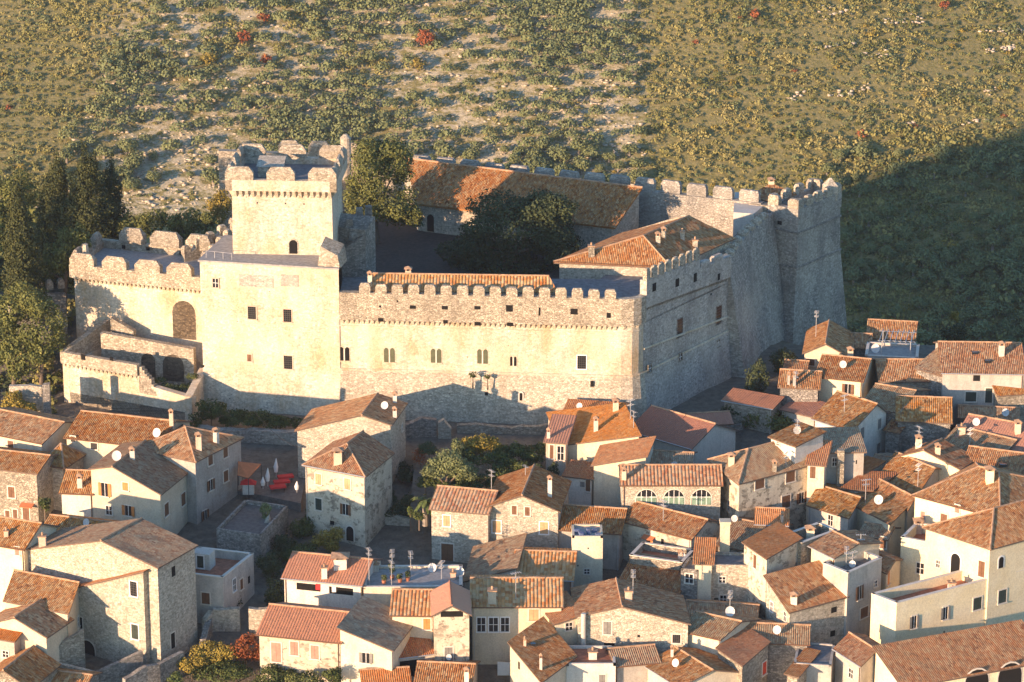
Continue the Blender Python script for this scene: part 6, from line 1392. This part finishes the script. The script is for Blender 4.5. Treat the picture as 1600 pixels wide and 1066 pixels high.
# ---- pergola frame on the flat terrace
hh = HOUSES['r3']; t = empty('metal_pergola', tuple(hh['hit'](1388, 552)), 'bare pale metal pergola frame on the flat terrace roof', 'pergola'); b = MB()
pp_ = lambda u_0, v_0, h: hh['pt'](u_0, v_0, h)
for u_0 in (.3, .85):
    for v_0 in (.2, .9): b.tube(pp_(u_0, v_0, -.3), pp_(u_0, v_0, 1.9), .06)
b.build('posts', 'metal', t); b = MB()
for i in range(7): b.tube(pp_(.25+i*.1, .1, 1.95), pp_(.3+i*.1, 1.0, 2.0), .05)
for v_0 in (.2, .9): b.tube(pp_(.22, v_0, 1.88), pp_(.93, v_0, 1.88), .06)
b.build('rafters', 'metal', t)
# ---- skylights
for k_, a, b_, w_ in (('hZ14', 1563, 685, 1.0), ('r5', 1523, 551, .8), ('r5', 1543, 564, .8), ('hZ15', 1567, 726, 1.0), ('hY1', 833, 1007, .6)):
    hh = HOUSES[k_]; P = hh['hit'](a, b_); b = MB(); b.box(P, V((1, 0, 0)), V((0, 1, 0)), w_, w_*.9, P.z-.2, P.z+.14, 0, .9); b.build('skylight', 'glass', hh['roof'] if 0 else hh['t'])
# ---- washing on the white house balconies
hh = HOUSES['hX3']; A, C = hh['FL'], hh['FR']
for a, b_, w_, h_, mk, lb in ((497, 917, .55, .75, 'cloth_r', 'red cloth hanging in the left balcony opening of the white house'), (522, 921, .5, .7, 'cloth_w', 'white cloth hanging in the right balcony opening of the white house')):
    c, u, n = wat(A, C, a, b_); b = MB(); wbox(b, c, u, n, -w_/2, w_/2, -h_/2, h_/2, .03, .06); tag(b.build('laundry', mk), lb, 'laundry')
P = AY(787, 1043, -62); b = MB(); b.hexa([P+V((-.7, 0, -1.0)), P+V((.7, 0, -1.0)), P+V((.7, .03, -1.0)), P+V((-.7, .03, -1.0))], [P+V((-.7, 0, .7)), P+V((.7, 0, .6)), P+V((.7, .03, .6)), P+V((-.7, .03, .7))]); tag(b.build('laundry', 'cloth_w'), 'white sheet hanging over the dark lane at the bottom centre', 'laundry')
# ---- air conditioner
hh = HOUSES['hE2']; c, u, n = wat(hh['FL'], hh['FR'], 1044, 858); b = MB(); wbox(b, c, u, n, -.45, .45, -.3, .3, 0, .35); b.build('air_conditioner', 'white', hh['t'])

# ================================================================ brush on the slope behind the town and castle
br = []
for _ in range(14000):
    X, Y = random.uniform(-150, 190), random.uniform(20, 330)
    if Y < 36+42*(1-float(sstep(10, 48, X))) and X > -62: continue
    P = V((X, Y, T(X, Y))); a, b_ = proj(P)
    if not (-450 < a < 2050 and 0 < b_ < 640) or (X < -62 and Y < 36): continue
    br.append((X, Y, P.z, random.uniform(.9, 2.2)))
for _ in range(500):
    X, Y = random.uniform(-90, -60), random.uniform(-14, 60); br.append((X, Y, T(X, Y), random.uniform(.7, 1.6)))
br = np.array(br); MP['brush'] = [.5, .3, .2]
tag(scatter('brush', br[:, :3], None, 60, .42, ['scrub', 'holm', 'dark'], br[:, 3], .95), 'thick brush on the slopes falling away behind the castle and town', 'brush', kind='stuff')
# ================================================================ evening air
def haze(d):
    m = bpy.data.materials.new('haze'); m.use_nodes = True; n = m.node_tree; n.nodes.clear()
    o = n.nodes.new('ShaderNodeOutputMaterial'); p = n.nodes.new('ShaderNodeVolumePrincipled')
    p.inputs['Color'].default_value = (.82, .88, 1.0, 1); p.inputs['Density'].default_value = d; p.inputs['Anisotropy'].default_value = .2
    n.links.new(p.outputs[0], o.inputs['Volume']); M['haze'] = m
    b = MB(); zt = 135; zbm = -120
    b.hexa([(-1500, -600, zbm), (1500, -600, zbm), (1500, 900, zbm), (-1500, 900, zbm)], [(-1500, -600, zt), (1500, -600, zt), (1500, 900, zt), (-1500, 900, zt)])
    tag(b.build('haze', 'haze'), kind='stuff')
HAZE = 0.00006
if HAZE: haze(HAZE)

# ---- overhead cables
def cable(a, b_, Ya, c, d_, Yc, label, sag=.8):
    A, B = AY(a, b_, Ya), AY(c, d_, Yc); m = MB(); pr = A
    for i in range(1, 17):
        t_ = i/16; Q = A.lerp(B, t_)-UP*(sag*4*t_*(1-t_)); m.tube(pr, Q, .022, .022, 4); pr = Q
    tag(m.build('overhead_cable', 'iron'), label, 'cable')
cable(395, 640, -8, 468, 700, -22, 'thin cable slung across the bank below the keep')
cable(616, 988, -61, 545, 1002, -62, 'cable crossing the steep dark lichened roof', .3)
cable(1225, 742, -22, 1212, 800, -30, 'cables hanging down the side of the big grey house', .2)
cable(1080, 735, -22, 1125, 748, -24, 'cable stretched between the loggia house and the big grey house', .5)
cable(930, 735, -14, 965, 742, -18, 'cable along the wall of the plaster house behind the loggia', .2)
